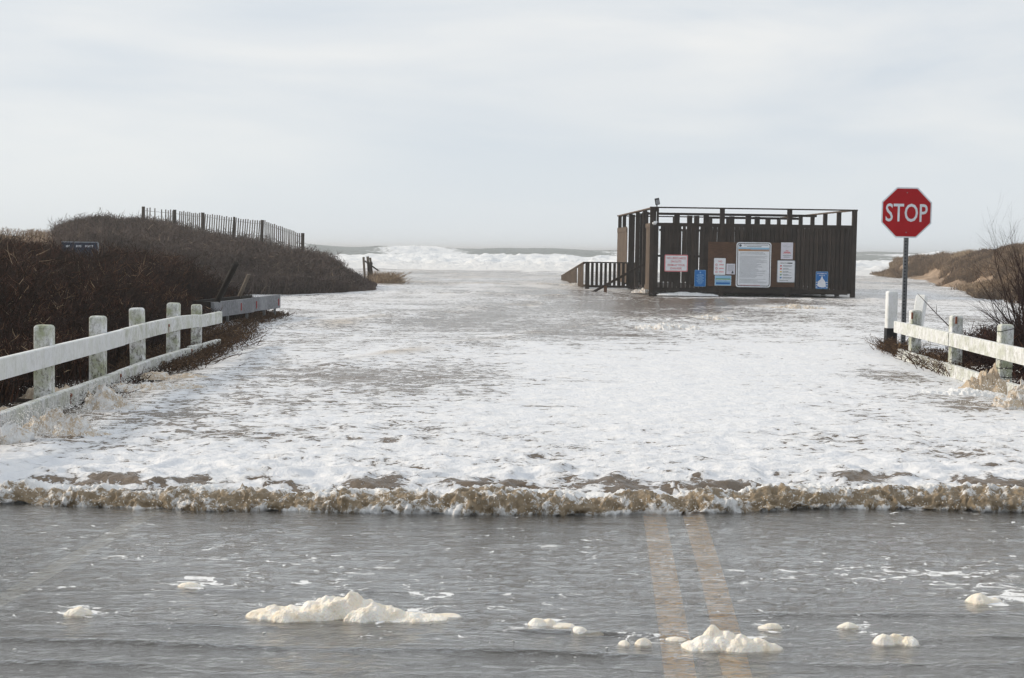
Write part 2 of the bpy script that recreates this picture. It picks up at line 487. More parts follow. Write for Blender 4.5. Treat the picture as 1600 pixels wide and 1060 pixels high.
# churned brown water of the bore, white where attribute foam is high
def churn_mat(name, brown_a, brown_b, bumpd=0.012):
    t = NT(name); p = t.pos()
    n = t.noise(p, 22, 8, 0.68, 0.8)
    v = t.math('ADD', t.math('MULTIPLY', n, 1.0), t.attr('foam'))
    rd = t.math('ABSOLUTE', t.math('SUBTRACT', t.noise(t.pos((1, 1, 1)), 17, 7, 0.7, 1.5), 0.5))
    lace = t.math('MULTIPLY', t.ramp(rd, [(0.0, 1.0), (0.035, 0.0)]), 0.13)
    v = t.math('ADD', v, lace)
    mask = t.ramp(v, [(0.53, 0.0), (0.66, 0.75), (0.85, 1.0)])
    br = t.mix(t.noise(p, 9, 5), brown_a, brown_b)
    col = t.mix(mask, br, (0.83, 0.84, 0.85))
    rough = t.mix(mask, 0.14, 0.5)
    b = t.bump(t.noise(p, 42, 8, 0.68, 0.5), 0.8, bumpd)
    m = t.fin(col, rough, b, 0.5)
    t.b.inputs['Subsurface Weight'].default_value = 0.0
    return m
M['churn'] = churn_mat('churned_brown_water', (0.14, 0.100, 0.055), (0.37, 0.285, 0.18), 0.018)
M['splash'] = churn_mat('sandy_splash_water', (0.46, 0.35, 0.23), (0.66, 0.56, 0.44), 0.02)

# thick cream foam lumps
t = NT('cream_sea_foam'); p = t.pos()
col = t.mix(t.ramp(t.noise(p, 14, 5, 0.6), [(0.35, 0.0), (0.7, 1.0)]), (0.88, 0.86, 0.81), (0.80, 0.69, 0.53))
b = t.bump(t.math('ADD', t.voro(p, 110), t.noise(p, 55, 8, 0.7)), 0.6, 0.006)
M['cream'] = t.fin(col, 0.8, b, 0.3)
t.b.inputs['Subsurface Weight'].default_value = 0.25
t.b.inputs['Subsurface Radius'].default_value = (0.02, 0.014, 0.008)
t.b.inputs['Subsurface Scale'].default_value = 1.0
M['spray'] = plain('white_spray', (0.85, 0.85, 0.84), 0.35)

# ------------------------------------------------------------------ the setting: ground, road, flood water
structure('ground', MB().add([(-6000, -300, -0.03), (6000, -300, -0.03), (6000, 108, -0.03), (-6000, 108, -0.03)], [(0, 1, 2, 3)]).mesh('ground'), M['seabed'])
structure('road', MB().add([(-40, -30, 0), (40, -30, 0), (40, 14, 0), (-40, 14, 0)], [(0, 1, 2, 3)]).mesh('road'), M['asphalt'])

def strip(name, pts_l, pts_r, z, mat, label):
    n = len(pts_l)
    vs = [(p[0], p[1], z) for p in pts_l] + [(p[0], p[1], z) for p in pts_r]
    o = link(name, MB().add(vs, [(i, n+i, n+i+1, i+1) for i in range(n-1)]).mesh(name), mat)
    o['kind'] = 'structure'; o['label'] = label
    return o
def line_pts(pixels):
    out = [gnd(a, b) for a, b in pixels]
    return out
def extend(ps):
    a, b = ps[0], ps[-1]
    d0 = (ps[0]-ps[1]).normalized(); d1 = (ps[-1]-ps[-2]).normalized()
    return [a + d0 * 14] + ps + [b + d1 * 3.5]
L1 = extend(line_pts([(1038, 1058), (1031, 1000), (1018, 900), (1006, 815)])); R1 = extend(line_pts([(1088, 1058), (1078, 1000), (1058, 900), (1041, 815)]))
L2 = extend(line_pts([(1129, 1058), (1116, 1000), (1093, 900), (1069, 815)])); R2 = extend(line_pts([(1175, 1058), (1160, 1000), (1131, 900), (1103, 815)]))
strip('road_marking', L1, R1, 0.004, M['yellow_line'], 'left stripe of the double yellow centre line under the water')
strip('road_marking', L2, R2, 0.004, M['yellow_line'], 'right stripe of the double yellow centre line under the water')
W0, W1 = gnd(0, 940), gnd(158, 848)
dw = (W1 - W0).normalized(); sw = Vector((dw.y, -dw.x, 0)) * 0.05
WL = [W0 - dw * 14, W0, W1, W1 + dw * 3]
strip('road_marking', [p - sw for p in WL], [p + sw for p in WL], 0.004, M['white_line'], 'faded white edge line of the road at the left')

# toe of the bore as a function of x
TX = np.array([-14, -2.88, -1.1, -0.36, 1.1, 2.25, 3.0, 14]); TY = np.array([8.1, 8.03, 7.98, 7.93, 8.06, 8.26, 8.27, 8.4])
def toe(x):
    return np.interp(x, TX, TY) + 0.09 * perlin(np.asarray(x) * 1.3, 3.3, 0.5) + 0.04 * perlin(np.asarray(x) * 4.6, 8.3, 0.5)

# thin water on the road, from behind the camera to the bore
def front_water():
    xs = np.concatenate([np.linspace(-14, -4.2, 90)[:-1], np.linspace(-4.2, 4.2, 560), np.linspace(4.2, 14, 90)[1:]])
    ts = np.concatenate([np.linspace(0, 0.58, 60)[:-1], np.linspace(0.58, 1, 420)])
    X, T = np.meshgrid(xs, ts)
    Y0 = -9.0
    Y = Y0 + (toe(X) + 0.15 - Y0) * T
    Z = 0.020 + 0.0035 * fbm(X * 2.2, Y * 9, 0.0, 3) + 0.0022 * fbm(X * 9, Y * 22, 3.0, 2)
    # small wave trains running away from the bore, sharpest nearest the camera
    ph = Y * 21 + 2.0 * perlin(X * 0.7, Y * 0.5, 2.0) + 3.0 * perlin(X * 0.25, Y * 0.8, 4.0)
    amp = 0.013 * (1 - sstep(5.6, 6.4, Y)) * np.clip(0.5 + 1.3 * perlin(X * 0.8, Y * 2.0, 7.0), 0, 1)
    Z += amp * (np.clip(np.sin(ph), 0, 1) ** 9)
    Z += 0.004 * sstep(0.9, 0, toe(X) - Y) * perlin(X * 5, Y * 14, 1)
    # foam flecks lie in loose drifts
    cov = -0.008 + 0.05 * perlin(X * 0.7, Y * 1.6, 9) 
    cov += 0.10 * np.exp(-((X - 2.3) / 0.9) ** 2 - ((Y - 6.55) / 0.42) ** 2)
    cov += 0.045 * np.exp(-((X + 1.2) / 1.1) ** 2 - ((Y - 6.2) / 0.5) ** 2)
    cov += 0.03 * np.exp(-((X + 0.9) / 1.8) ** 2 - ((Y - 6.9) / 0.35) ** 2)
    cov -= 0.04 * sstep(5.7, 5.2, Y)
    for (qx, qy, qw) in ((545, 958, 320), (122, 958, 60), (297, 914, 80), (880, 978, 170), (1000, 1002, 90), (1130, 1000, 190), (1208, 980, 70), (1326, 979, 70), (1398, 1000, 100), (1545, 938, 130)):
        c = gnd(qx, qy, 0.02); sw_ = qw / F * c.y * 0.5
        cov += 0.13 * np.exp(-((X - c.x) / (sw_ * 1.05)) ** 4 - ((Y - c.y - 0.02) / 0.13) ** 2)
    V = np.stack([X, Y, Z], -1).reshape(-1, 3)
    return mesh_np('shallow_water', V, grid_faces(*X.shape), True, {'cover': cov.ravel()})
structure('shallow_water', front_water(), M['clear_water'])

# left water edge and right water edge (x limits follow the banks)
def flood():
    rows = 640; cols = 640
    inv = np.linspace(1 / 8.2, 1 / 112.0, rows)
    Yb = 1 / inv
    u = np.linspace(-1, 1, cols)
    half = 4.0 + Yb * 0.47
    X = u[None, :] * half[:, None]
    Y = Yb[:, None] + 0 * X
    Y = Y + (toe(X) + 0.30 - 8.2) * np.exp(-(Yb[:, None] - 8.2) / 3.0)
    d = Y - toe(X)
    near = np.exp(-np.maximum(Y - 9, 0) / 14)
    near = np.exp(-np.maximum(Y - 8.6, 0) / 3.2)
    Z = 0.075 + 0.030 * fbm(X * 2.1, Y * 2.4, 1.0, 4) * (0.35 + near) + 0.026 * np.maximum(billow(X * 4.5, Y * 5, 2.0, 3), -0.2) * near
    Z += 0.05 * perlin(X * 0.16, Y * 0.13, 5.0) * sstep(14, 30, Y) + 0.05 * perlin(X * 0.5, Y * 0.22, 8.0) * sstep(18, 40, Y)
    # lumpy pillows of foam just behind the bore
    Z += 0.035 * np.clip(billow(X * 3.2, Y * 3.6, 4.0, 2), 0, 1) * np.exp(-((d - 0.9) / 0.6) ** 2)
    Z -= 0.05 * sstep(0.5, 0.3, d)
    # swell lines, sandier along their crests
    crest_tint = 0 * X
    for (xa, ya, xb, yb, w, h) in ((-2.2, 17.5, 3.4, 33, 0.35, 0.05), (3.6, 31, 7.6, 40, 0.5, 0.07), (-3.6, 26, 1.0, 40, 0.8, 0.05), (-4, 46, 5, 44, 0.9, 0.09), (6, 43, 13, 47.0, 0.6, 0.08), (-6, 62, 4, 60, 1.5, 0.10)):
        ax = np.clip(((X - xa) * (xb - xa) + (Y - ya) * (yb - ya)) / ((xb - xa) ** 2 + (yb - ya) ** 2), 0, 1)
        dd = np.hypot(X - xa - ax * (xb - xa), Y - ya - ax * (yb - ya) + 0.5 * perlin(X * 0.9, Y * 0.3, 1))
        Z += h * np.exp(-(dd / w) ** 2) * (0.7 + 0.6 * perlin(X * 2, Y * 1.5, 3))
        crest_tint = np.maximum(crest_tint, np.exp(-(dd / (w * 0.7)) ** 2) * np.clip(0.35 + 1.5 * perlin(X * 1.1, Y * 0.6, 9), 0, 1))
    Z -= 0.06 * sstep(-3.45, -4.05, X) * sstep(24, 20, Y) + 0.05 * sstep(4.7, 5.3, X - 0.07 * (Y - 15)) * sstep(25, 21, Y)
    hc = gnd(1180, 462, 0.05); Z -= 0.07 * np.exp(-((X - hc.x) / 5) ** 2 - ((Y - hc.y - 4) / 9) ** 2)
    # how closed the foam is
    cov = 0.068 + 0.070 * perlin(X * 0.45, Y * 0.28, 2.0) + 0.06 * perlin(X * 1.4, Y * 0.8, 6.0)
    def blob(px, py, rx, ry, a):
        c = gnd(px, py, 0.07)
        return a * np.exp(-((X - c.x) / rx) ** 2 - ((Y - c.y) / ry) ** 2)
    cov += blob(1050, 600, 2.0, 4.5, 0.12) + blob(700, 640, 2.5, 2.0, 0.05) + blob(1250, 560, 1.5, 5, 0.10)
    cov += blob(300, 720, 1.6, 1.2, 0.03)
    cov -= blob(640, 605, 1.3, 2.6, 0.10) + blob(330, 640, 1.0, 1.6, 0.06) + blob(980, 478, 3.0, 6, 0.17) + blob(1180, 473, 3.2, 2.5, 0.16)
    cov -= blob(750, 500, 3.5, 6, 0.09) + blob(900, 458, 4, 6, 0.12) + blob(1560, 445, 6, 10, 0.02) + blob(1420, 500, 2.2, 3.0, 0.06)
    cov -= blob(1400, 590, 0.55, 1.6, 0.17) + blob(1480, 625, 0.5, 0.9, 0.16) + blob(1030, 520, 2.5, 2.5, 0.05)
    cov += blob(1480, 612, 0.35, 0.5, 0.15)
    cov -= 0.07 * sstep(50, 75, Y) * (0.5 + 0.7 * sstep(-.3, .3, perlin(X * 0.15, Y * 0.1, 3)))
    cov += 0.05 * np.exp(-((d - 1.0) / 0.6) ** 2)
    cov -= 0.26 * np.exp(-((d - 0.50) / 0.17) ** 2) * np.clip(0.35 + 1.8 * perlin(X * 2.2, Y * 1.5, 5), 0, 1)
    cov -= 0.10 * sstep(-3.3, -4.0, X + 0.03 * (Y - 12)) * sstep(24, 15, Y)
    cov = np.clip(cov, -0.14, 0.30)
    dirt = np.clip(0.10 + 0.55 * sstep(18, 75, Y) * (0.55 + 0.9 * perlin(X * 0.22, Y * 0.12, 4)) + 0.8 * sstep(-3.2, -4.0, X) * sstep(22, 14, Y) + 0.75 * crest_tint, 0, 0.85)
    V = np.stack([X, Y, Z], -1).reshape(-1, 3)
    return mesh_np('flood_water', V, grid_faces(rows, cols), True, {'cover': cov.ravel(), 'dirt': dirt.ravel()})
structure('flood_water', flood(), M['foam'])

# the bore: a curling front of brown water
def bore():
    xs = np.concatenate([np.linspace(-13, -3.7, 220)[:-1], np.linspace(-3.7, 3.7, 1000), np.linspace(3.7, 13, 220)[1:]])
    prof = np.array([(0.05, -0.01), (0.0, 0.012), (-0.02, 0.035), (-0.012, 0.060), (0.015, 0.083), (0.06, 0.102), (0.12, 0.110), (0.20, 0.106), (0.30, 0.094), (0.42, 0.084), (0.58, 0.076), (0.75, 0.060), (0.85, 0.03)])
    seg = np.concatenate([[0], np.cumsum(np.hypot(*np.diff(prof, axis=0).T))])
    s = np.concatenate([np.linspace(0, 0.30, 46)[:-1], np.linspace(0.30, seg[-1], 62)])
    py, pz = np.interp(s, seg, prof[:, 0]), np.interp(s, seg, prof[:, 1])
    ty, tz = np.gradient(py, s), np.gradient(pz, s)
    ln = np.hypot(ty, tz); ny, nz = -tz / ln, ty / ln
    X, S = np.meshgrid(xs, s)
    hv = 0.80 + 0.42 * perlin(xs * 1.1, 4.4, 1.0) + 0.30 * perlin(xs * 3.6, 2.2, 1.0)
    Y = toe(X) + py[:, None] * (0.8 + 0.4 * hv[None, :]); Z = pz[:, None] * hv[None, :]
    A = sstep(0.0, 0.05, S) * (1 - sstep(0.75, 1.0, S))
    n = 0.046 * billow(X * 3.4, Y * 4.2, Z * 5, 2) + 0.034 * billow(X * 8.5, Y * 9, Z * 10 + 3, 2) + 0.020 * billow(X * 21, Y * 22, Z * 24, 2) + 0.010 * perlin(X * 52, Y * 52, Z * 52)
    n = (n - 0.032) * (1 - 0.55 * sstep(0.25, 0.5, S)) * A
    Y2 = Y + ny[:, None] * n; Z2 = Z + nz[:, None] * n + 0.012 * A * np.clip(perlin(X * 7, Y * 7, 5), 0, 1)
    X2 = X + 0.016 * A * perlin(X * 12, S * 18, 7)
    foam = -0.095 + 0.34 * sstep(0.13, 0.03, S) + 0.42 * sstep(0.26, 0.42, S) + 0.20 * perlin(X * 2.0, S * 5, 1) + 0.26 * perlin(X * 7, S * 12, 6) + 0.16 * perlin(X * 22, S * 30, 6) + 3.0 * (n - 0.005)
    foam += 0.10 * sstep(-1.6, -3, X)
    V = np.stack([X2, Y2, Z2], -1).reshape(-1, 3)
    return mesh_np('breaking_wave', V, grid_faces(*X.shape), True, {'foam': foam.ravel()})
tag(link('breaking_wave', bore(), M['churn']), 'low curling front of brown churned water with a white toe crossing the road', 'wave')

def drops(name, C, R, mat, label, cat, zs=1.2):
    """small octahedral drops joined into one stuff object"""
    C = np.asarray(C); R = np.asarray(R); n = len(C)
    o = np.array([(1,0,0),(-1,0,0),(0,1,0),(0,-1,0),(0,0,zs),(0,0,-zs)], float)
    V = C[:, None, :] + o[None] * R[:, None, None]
    f = np.array([(0,2,4),(2,1,4),(1,3,4),(3,0,4),(2,0,5),(1,2,5),(3,1,5),(0,3,5)])
    Fc = (np.arange(n)[:, None, None] * 6 + f[None]).reshape(-1, 3)
    ob = link(name, mesh_np(name, V.reshape(-1, 3), Fc, True), mat)
    return tag(ob, label, cat, None, 'stuff')
n = 2600
x = RNG.uniform(-5.5, 5.5, n)
C = np.stack([x, toe(x) - 0.01 + RNG.normal(0, 0.035, n), 0.03 + np.abs(RNG.normal(0, 0.045, n))], 1)
drops('spray_drops', C, RNG.uniform(0.001, 0.0038, n), M['spray'], 'fine white drops thrown up along the front of the brown wave', 'spray')

# sea with its breakers
def sea():
    rows, cols = 420, 520
    Yb = np.concatenate([np.linspace(90, 260, 360), np.geomspace(263, 9000, 60)])
    u = np.linspace(-1, 1, cols)
    X = u[None, :] * (12 + Yb * 0.62)[:, None]; X = np.where(Yb[:, None] > 260, X * (1 + (Yb[:, None] - 260) / 900), X); Y = Yb[:, None] + 0 * X
    def row(y0, w, h, k, skew=0.0):
        c = y0 + skew * X + 5 * perlin(X * 0.02 + k, k * 3.3, 0.5) + 2.2 * perlin(X * 0.07, k * 1.3, 0.5)
        hh = h * (0.85 + 0.45 * perlin(X * 0.035 + 3 * k, k * 7.7, 0.5) + 0.18 * perlin(X * 0.13, k * 2.1, 0.5))
        dy = Y - c
        return hh * np.where(dy < 0, np.exp(-(dy / (w * 0.55)) ** 2), np.exp(-(dy / w) ** 2)), dy
    a, da = row(108, 5, 0.45, 1.0); b, db = row(122, 6, 0.55, 2.0); c, dc = row(142, 8, 0.72, 3.0); e, de = row(196, 15, 2.15, 4.0); g, dg = row(235, 16, 1.9, 5.5)
    gap = sstep(12, 20, X) # quieter behind the hut on the right
    e = e * (1 - 0.25 * gap)
    Z = -0.05 * sstep(90, 96, Y) * 0 + np.maximum.reduce([a, b, c, e, g]) + 0.05
    amp = sstep(98, 112, Y)
    surfy = np.exp(-(np.minimum.reduce([np.abs(da), np.abs(db), np.abs(dc)]) / 6) ** 2)
    lump = (billow(X * 0.35, Y * 0.4, 1, 4) * 0.45 + 0.22 * perlin(X * 1.1, Y * 0.8, 2)) * amp * sstep(185, 165, Y)
    Z += lump * (0.3 + 0.7 * surfy)
    brk = np.clip(np.exp(-((X + 13) / 5.5) ** 2) + np.exp(-((X + 36) / 7) ** 2) + np.exp(-((X - 17) / 4) ** 2) + np.exp(-((X - 60) / 8) ** 2) + 0.25 * perlin(X * 0.12, Y * 0.1, 2), 0, 1)
    Z += (0.5 * billow(X * 0.5, Y * 0.5, 5, 3)) * brk * np.exp(-((de) / 9) ** 2) * (Y > 170)
    Z = Z * sstep(90, 100, Y) + 0.04 * (1 - sstep(90, 100, Y))
    Z = np.where(Y > 300, 0.0, Z)
    cov = 0.30 * sstep(185, 158, Y) - 0.06
    cov += 0.42 * brk * np.exp(-((de + 3) / 9) ** 2) + 0.14 * (perlin(X * 0.06, Y * 0.05, 3) > 0.15) * sstep(185, 200, Y) - 0.10 * sstep(170, 195, Y)
    cov -= 0.24 * np.exp(-((db + 5) / 1.8) ** 2) * (perlin(X * 0.05, 3, .2) > 0.12)
    cov -= 0.28 * np.exp(-((dc + 7) / 2.6) ** 2) * (X > 20)
    cov = np.clip(cov, -0.25, 0.3)
    V = np.stack([X, Y, Z], -1).reshape(-1, 3)
    return mesh_np('sea', V, grid_faces(rows, cols), True, {'cover': cov.ravel(), 'dirt': (0.25 * sstep(120, 96, Y)).ravel()})
# sea water is grey green rather than brown
t = NT('grey_green_surf')
p = t.pos()
v = t.math('ADD', t.math('ADD', t.math('MULTIPLY', t.noise(t.pos((0.6, 1, 1)), 0.5, 9, 0.66, 0.8), 0.8), t.math('MULTIPLY', t.noise(p, 3, 5), 0.2)), t.attr('cover'))
mask = t.ramp(v, [(0.49, 0.0), (0.60, 1.0)])
white = t.mix(t.attr('dirt'), (0.84, 0.86, 0.88), (0.55, 0.49, 0.42))
col = t.mix(mask, (0.22, 0.235, 0.22), white)
M['sea'] = t.fin(col, t.mix(mask, 0.3, 0.8), t.bump(t.noise(p, 1.3, 8, 0.65), 0.7, 0.5), 0.3)
structure('sea', sea(), M['sea'])

# ------------------------------------------------------------------ dunes and banks
def loft(curves, nu, nv, amp=0.1, fs=0.5, seed=0.0):
    """surface through a list of polylines (same number of points); returns X,Y,Z grids"""
    C = np.array(curves, float)                       # (k, m, 3)
    k, m, _ = C.shape
    tu = np.linspace(0, m - 1, nu); tv = np.linspace(0, k - 1, nv)
    def interp(A, t, axis):
        i = np.clip(np.floor(t).astype(int), 0, A.shape[axis] - 2); f = t - i; f = f * f * (3 - 2 * f) * 0.5 + f * 0.5
        sh = [1] * A.ndim; sh[axis] = -1
        return np.take(A, i, axis) * (1 - f.reshape(sh)) + np.take(A, i + 1, axis) * f.reshape(sh)
    S = interp(interp(C, tu, 1), tv, 0)
    X, Y, Z = S[..., 0], S[..., 1], S[..., 2]
    vv = np.linspace(0, 1, nv)[:, None]
    Z = Z + amp * fbm(X * fs, Y * fs, seed, 5, 0.55) * sstep(0, 0.15, vv)
    return X, Y, Z

def twigs(name, B, D, W, tone, mat, bend=0.25, seed=1):
    """B base points, D vectors (direction * length), W widths; each twig is a bent tapering blade"""
    rg = np.random.default_rng(seed); n = len(B)
    side = np.cross(D, rg.normal(size=(n, 3))); side /= np.linalg.norm(side, axis=1)[:, None] + 1e-9
    L = np.linalg.norm(D, axis=1)[:, None]
    bd = rg.normal(size=(n, 3)) * bend * L
    P0, P1, P2 = B, B + D * 0.5 + bd * 0.35, B + D + bd * 0.2
    w = W[:, None]
    V = np.stack([P0 - side*w/2, P0 + side*w/2, P1 - side*w*0.36, P1 + side*w*0.36, P2 - side*w*0.10, P2 + side*w*0.10], 1).reshape(-1, 3)
    i = np.arange(n)[:, None] * 6
    Fc = np.concatenate([i + np.array([[0, 1, 3, 2]]), i + np.array([[2, 3, 5, 4]])], 0)
    return mesh_np(name, V, Fc, False, {'tone': np.repeat(tone, 6)})

def brush(name, base, height, label, mat, n, spread=0.35, w=(0.006, 0.014), seed=1, kids=4, low=0.0, cat=None, lean=(0, 0), tonefn=None):
    """dense bushy twigs; base (n,3) ground points, height (n,) plant height there"""
    rg = np.random.default_rng(seed)
    H = height * rg.uniform(0.75, 1.12, n)
    D = np.stack([rg.normal(0, spread, n) + lean[0], rg.normal(0, spread, n) + lean[1], np.ones(n)], 1) * H[:, None]
    Bs, Ds, Ws, Ts = [base], [D], [rg.uniform(*w, n) * 1.2], []
    tn = rg.beta(2.0, 2.6, n)
    if tonefn is not None: tn = np.clip(tn + tonefn(base), 0, 1)
    Ts.append(tn)
    for k in range(kids):
        f = rg.uniform(0.45 if k else 0.3, 1.0, n)[:, None]
        b = base + D * f
        d = np.stack([rg.normal(0, 1, n), rg.normal(0, 1, n), rg.uniform(0.1, 1.5, n)], 1)
        d /= np.linalg.norm(d, axis=1)[:, None]
        d *= (np.minimum(H, 0.9) * rg.uniform(0.14, 0.34, n))[:, None]
        Bs.append(b); Ds.append(d); Ws.append(rg.uniform(*w, n) * 0.8); Ts.append(np.clip(tn + rg.normal(0, 0.16, n), 0, 1))
    me = twigs(name, np.concatenate(Bs), np.concatenate(Ds), np.concatenate(Ws), np.concatenate(Ts), mat, 0.22, seed)
    o = link(name, me, mat)
    return tag(o, label, cat, None, 'stuff')

# left bank under the near thicket
def bank_h(X, Y):
    edge = np.interp(Y, [6, 12, 20, 26, 30, 33], [-4.45, -4.55, -4.75, -5.25, -5.1, -6.4])
    return (edge - X)
def near_bank():
    xs = np.linspace(-30, -3.9, 130); ys = np.linspace(4, 40, 150)
    X, Y = np.meshgrid(xs, ys)
    d = bank_h(X, Y)
    Z = -0.06 + 0.30 * sstep(-0.25, 0.6, d) + 0.5 * sstep(0.5, 6, d) + 0.06 * fbm(X, Y, 0, 3)
    Z = Z - 0.6 * sstep(31, 35, Y)* sstep(8,3,d) 
    return X, Y, Z
X, Y, Z = near_bank()
structure('bank', mesh_np('bank', np.stack([X, Y, Z], -1).reshape(-1, 3), grid_faces(*X.shape), True), M['litter'])
NT_X = np.array([-30, -13, -9.6, -8.2, -6.9, -5.9, -5.3, -4.75, -4.5]); NT_Z = np.array([1.60, 1.56, 1.54, 1.46, 1.36, 1.16, 0.92, 0.62, 0.35])
n = 62000
r = RNG.random(n)
Y = 6.5 + 26 * RNG.random(n) ** 0.9
X = -4.55 - (Y * 0.42 - 3.0 + 0.5) * RNG.random(n) ** 1.35
keep = bank_h(X, Y) > 0.05
X, Y = X[keep], Y[keep]; n = len(X)
d = bank_h(X, Y)
Zg = -0.06 + 0.30 * sstep(-0.25, 0.6, d) + 0.5 * sstep(0.5, 6, d)
top = np.interp(X + 0.0 * Y, NT_X, NT_Z) - 0.07 + 0.20 * (billow(X * 0.8, Y * 0.55, 4, 3) - 0.4)
top = top - 0.14 * np.exp(-((X / Y + 0.306) / 0.018) ** 4)
top = np.minimum(top, 0.35 + 1.5 * sstep(-0.3, 3.2, d)) 
top = top * (1 - 0.25 * sstep(14, 7, Y)) * (1 - 0.10 * sstep(26.5, 29, Y))
H = np.maximum(top - Zg, 0.15) * np.where(np.random.default_rng(9).random(n) > 0.97, 1.12, 1.0)
tf = lambda b: 0.32 * perlin(b[:, 0] * 0.9, b[:, 1] * 0.5, 2.0) + 0.16 * perlin(b[:, 0] * 2.6, b[:, 1] * 1.8, 4.0) - 0.05 + 0.12 * (RNG.random(len(b)) > 0.96)
brush('shrub_thicket', np.stack([X, Y, Zg], 1), H, 'dark reddish brown leafless thicket behind the left white fence', M['twig_dark'], n, 0.22, (0.006, 0.016), 2, 5, tonefn=tf)

# mid dune with the picket fence, hazy brown thicket on it
mx = np.array([-34, -20, -17, -15.7, -14.6, -13.2, -12.2, -10.4, -8.9, -7.4, -6.3, -5.5, -4.9])
mz = np.array([2.0, 1.9, 1.75, 1.75, 1.95, 1.92, 1.78, 1.42, 1.12, 0.88, 0.55, 0.22, -0.05])
my0 = np.array([36, 36, 37, 38, 38.5, 39.5, 40.5, 42, 43.5, 44.8, 45.3, 46.2, 47.5])
curves = [[(x * y0 / 50, y0, -0.08) for x, y0 in zip(mx, my0)],
          [(x * (y0 + 2.2) / 50, y0 + 2.2, z * 0.55) for x, y0, z in zip(mx, my0, mz)],
          [(x * 0.98, 49.0, z * 0.98) for x, z in zip(mx, mz)],
          [(x * 1.1, 56, z * 1.0) for x, z in zip(mx, mz)],
          [(x * 1.3, 66, z * 0.4) for x, z in zip(mx, mz)],
          [(x * 1.45, 74, -0.3) for x, z in zip(mx, mz)]]
DX, DY, DZ = loft(curves, 200, 130, 0.05, 0.6, 2.0)
structure('sand_dune', mesh_np('sand_dune', np.stack([DX, DY, DZ], -1).reshape(-1, 3), grid_faces(*DX.shape), True), M['sand'])['label'] = 'sandy dune behind the left thicket carrying the picket fence'
def sample(GX, GY, GZ, n, ulo, uhi, vlo, vhi, seed):
    rg = np.random.default_rng(seed)
    nv, nu = GX.shape
    u = rg.uniform(ulo, uhi, n) * (nu - 1.001); v = rg.uniform(vlo, vhi, n) * (nv - 1.001)
    i, j = v.astype(int), u.astype(int); fv, fu = v - i, u - j
    def b(A): return (A[i, j]*(1-fu) + A[i, j+1]*fu)*(1-fv) + (A[i+1, j]*(1-fu) + A[i+1, j+1]*fu)*fv
    return np.stack([b(GX), b(GY), b(GZ)], 1), u / (nu - 1), v / (nv - 1)
P, u, v = sample(DX, DY, DZ, 52000, 0.22, 1.0, 0.0, 0.60, 4)
k = (P[:, 0] / P[:, 1] > -0.318 + 0.006 * np.random.default_rng(2).normal(size=len(P))) & (P[:, 2] > -0.06)
P = P[k]; v = v[k]
Hm = (0.40 + 0.34 * billow(P[:, 0] * 0.55, P[:, 1] * 0.45, 1, 3) + 0.16 * fbm(P[:, 0] * 1.6, P[:, 1] * 1.2, 1, 2)) * (0.35 + 0.65 * sstep(-7.2, -8.8, P[:, 0] * 50 / P[:, 1] - 2.0))
Hm = Hm * np.where(np.random.default_rng(9).random(len(P)) > 0.95, 1.28, 1.0) * (1 - 0.25 * np.exp(-((P[:, 1] - 51) / 3.5) ** 2))
brush('shrub_thicket', P, Hm, 'hazy grey brown thicket covering the dune below the picket fence', M['twig_mid'], len(P), 0.28, (0.012, 0.030), 5, 4,
      tonefn=lambda b: 0.30 * perlin(b[:, 0] * 0.55, b[:, 1] * 0.45, 3) + 0.15 * perlin(b[:, 0] * 1.7, b[:, 1] * 1.2, 5))
# straw grass on the bare sand at the far left
P, u, v = sample(DX, DY, DZ, 2600, 0.0, 0.26, 0.10, 0.62, 6)
P = P[perlin(P[:, 0] * 0.5, P[:, 1] * 0.3, 1) > -0.05]
brush('dune_grass', P, np.full(len(P), 0.28), 'pale dry grass on the bare sand at the far left', M['dune_grass'], len(P), 0.3, (0.012, 0.022), 7, 3)

# right dune
base = [(33, 118), (27.0, 104), (26.4, 95), (24.2, 82), (21.3, 68), (19.6, 59), (17.2, 50), (16.5, 42), (17.5, 34)]
crest = [(36, 122, 0.4), (29.5, 110, 1.15), (30.5, 104, 1.4), (29.0, 92, 1.5), (27.5, 82, 1.65), (27.0, 76, 1.95), (24.8, 66, 1.8), (25, 55, 1.75), (25, 42, 1.6)]
curves = [[(x - 1.0, y, -0.08) for x, y in base],
          [(x + 0.8, y + 1, 0.25) for x, y in base],
          [(0.45*bx + 0.55*cx, 0.45*by + 0.55*cy, cz * 0.72) for (bx, by), (cx, cy, cz) in zip(base, crest)],
          [(cx, cy, cz) for cx, cy, cz in crest],
          [(cx + 10, cy + 8, cz * 0.9) for cx, cy, cz in crest],
          [(cx + 28, cy + 16, 0.1) for cx, cy, cz in crest]]
RX, RY, RZ = loft(curves, 260, 150, 0.26, 0.30, 5.0)
structure('sand_dune', mesh_np('sand_dune', np.stack([RX, RY, RZ], -1).reshape(-1, 3), grid_faces(*RX.shape), True), M['sand'])['label'] = 'grassy sand dune at the right beyond the flooded lot'
P, u, v = sample(RX, RY, RZ, 62000, 0.02, 1.0, 0.02, 0.66, 8)
bare = perlin(P[:, 0] * 0.20, P[:, 1] * 0.14, 4.0) + 0.35 * perlin(P[:, 0] * 0.8, P[:, 1] * 0.5, 2.0) - 0.75 * sstep(0.34, 0.16, v) * sstep(0.22, 0.32, u) * sstep(0.72, 0.52, u)
k = bare > -0.42
P = P[k]
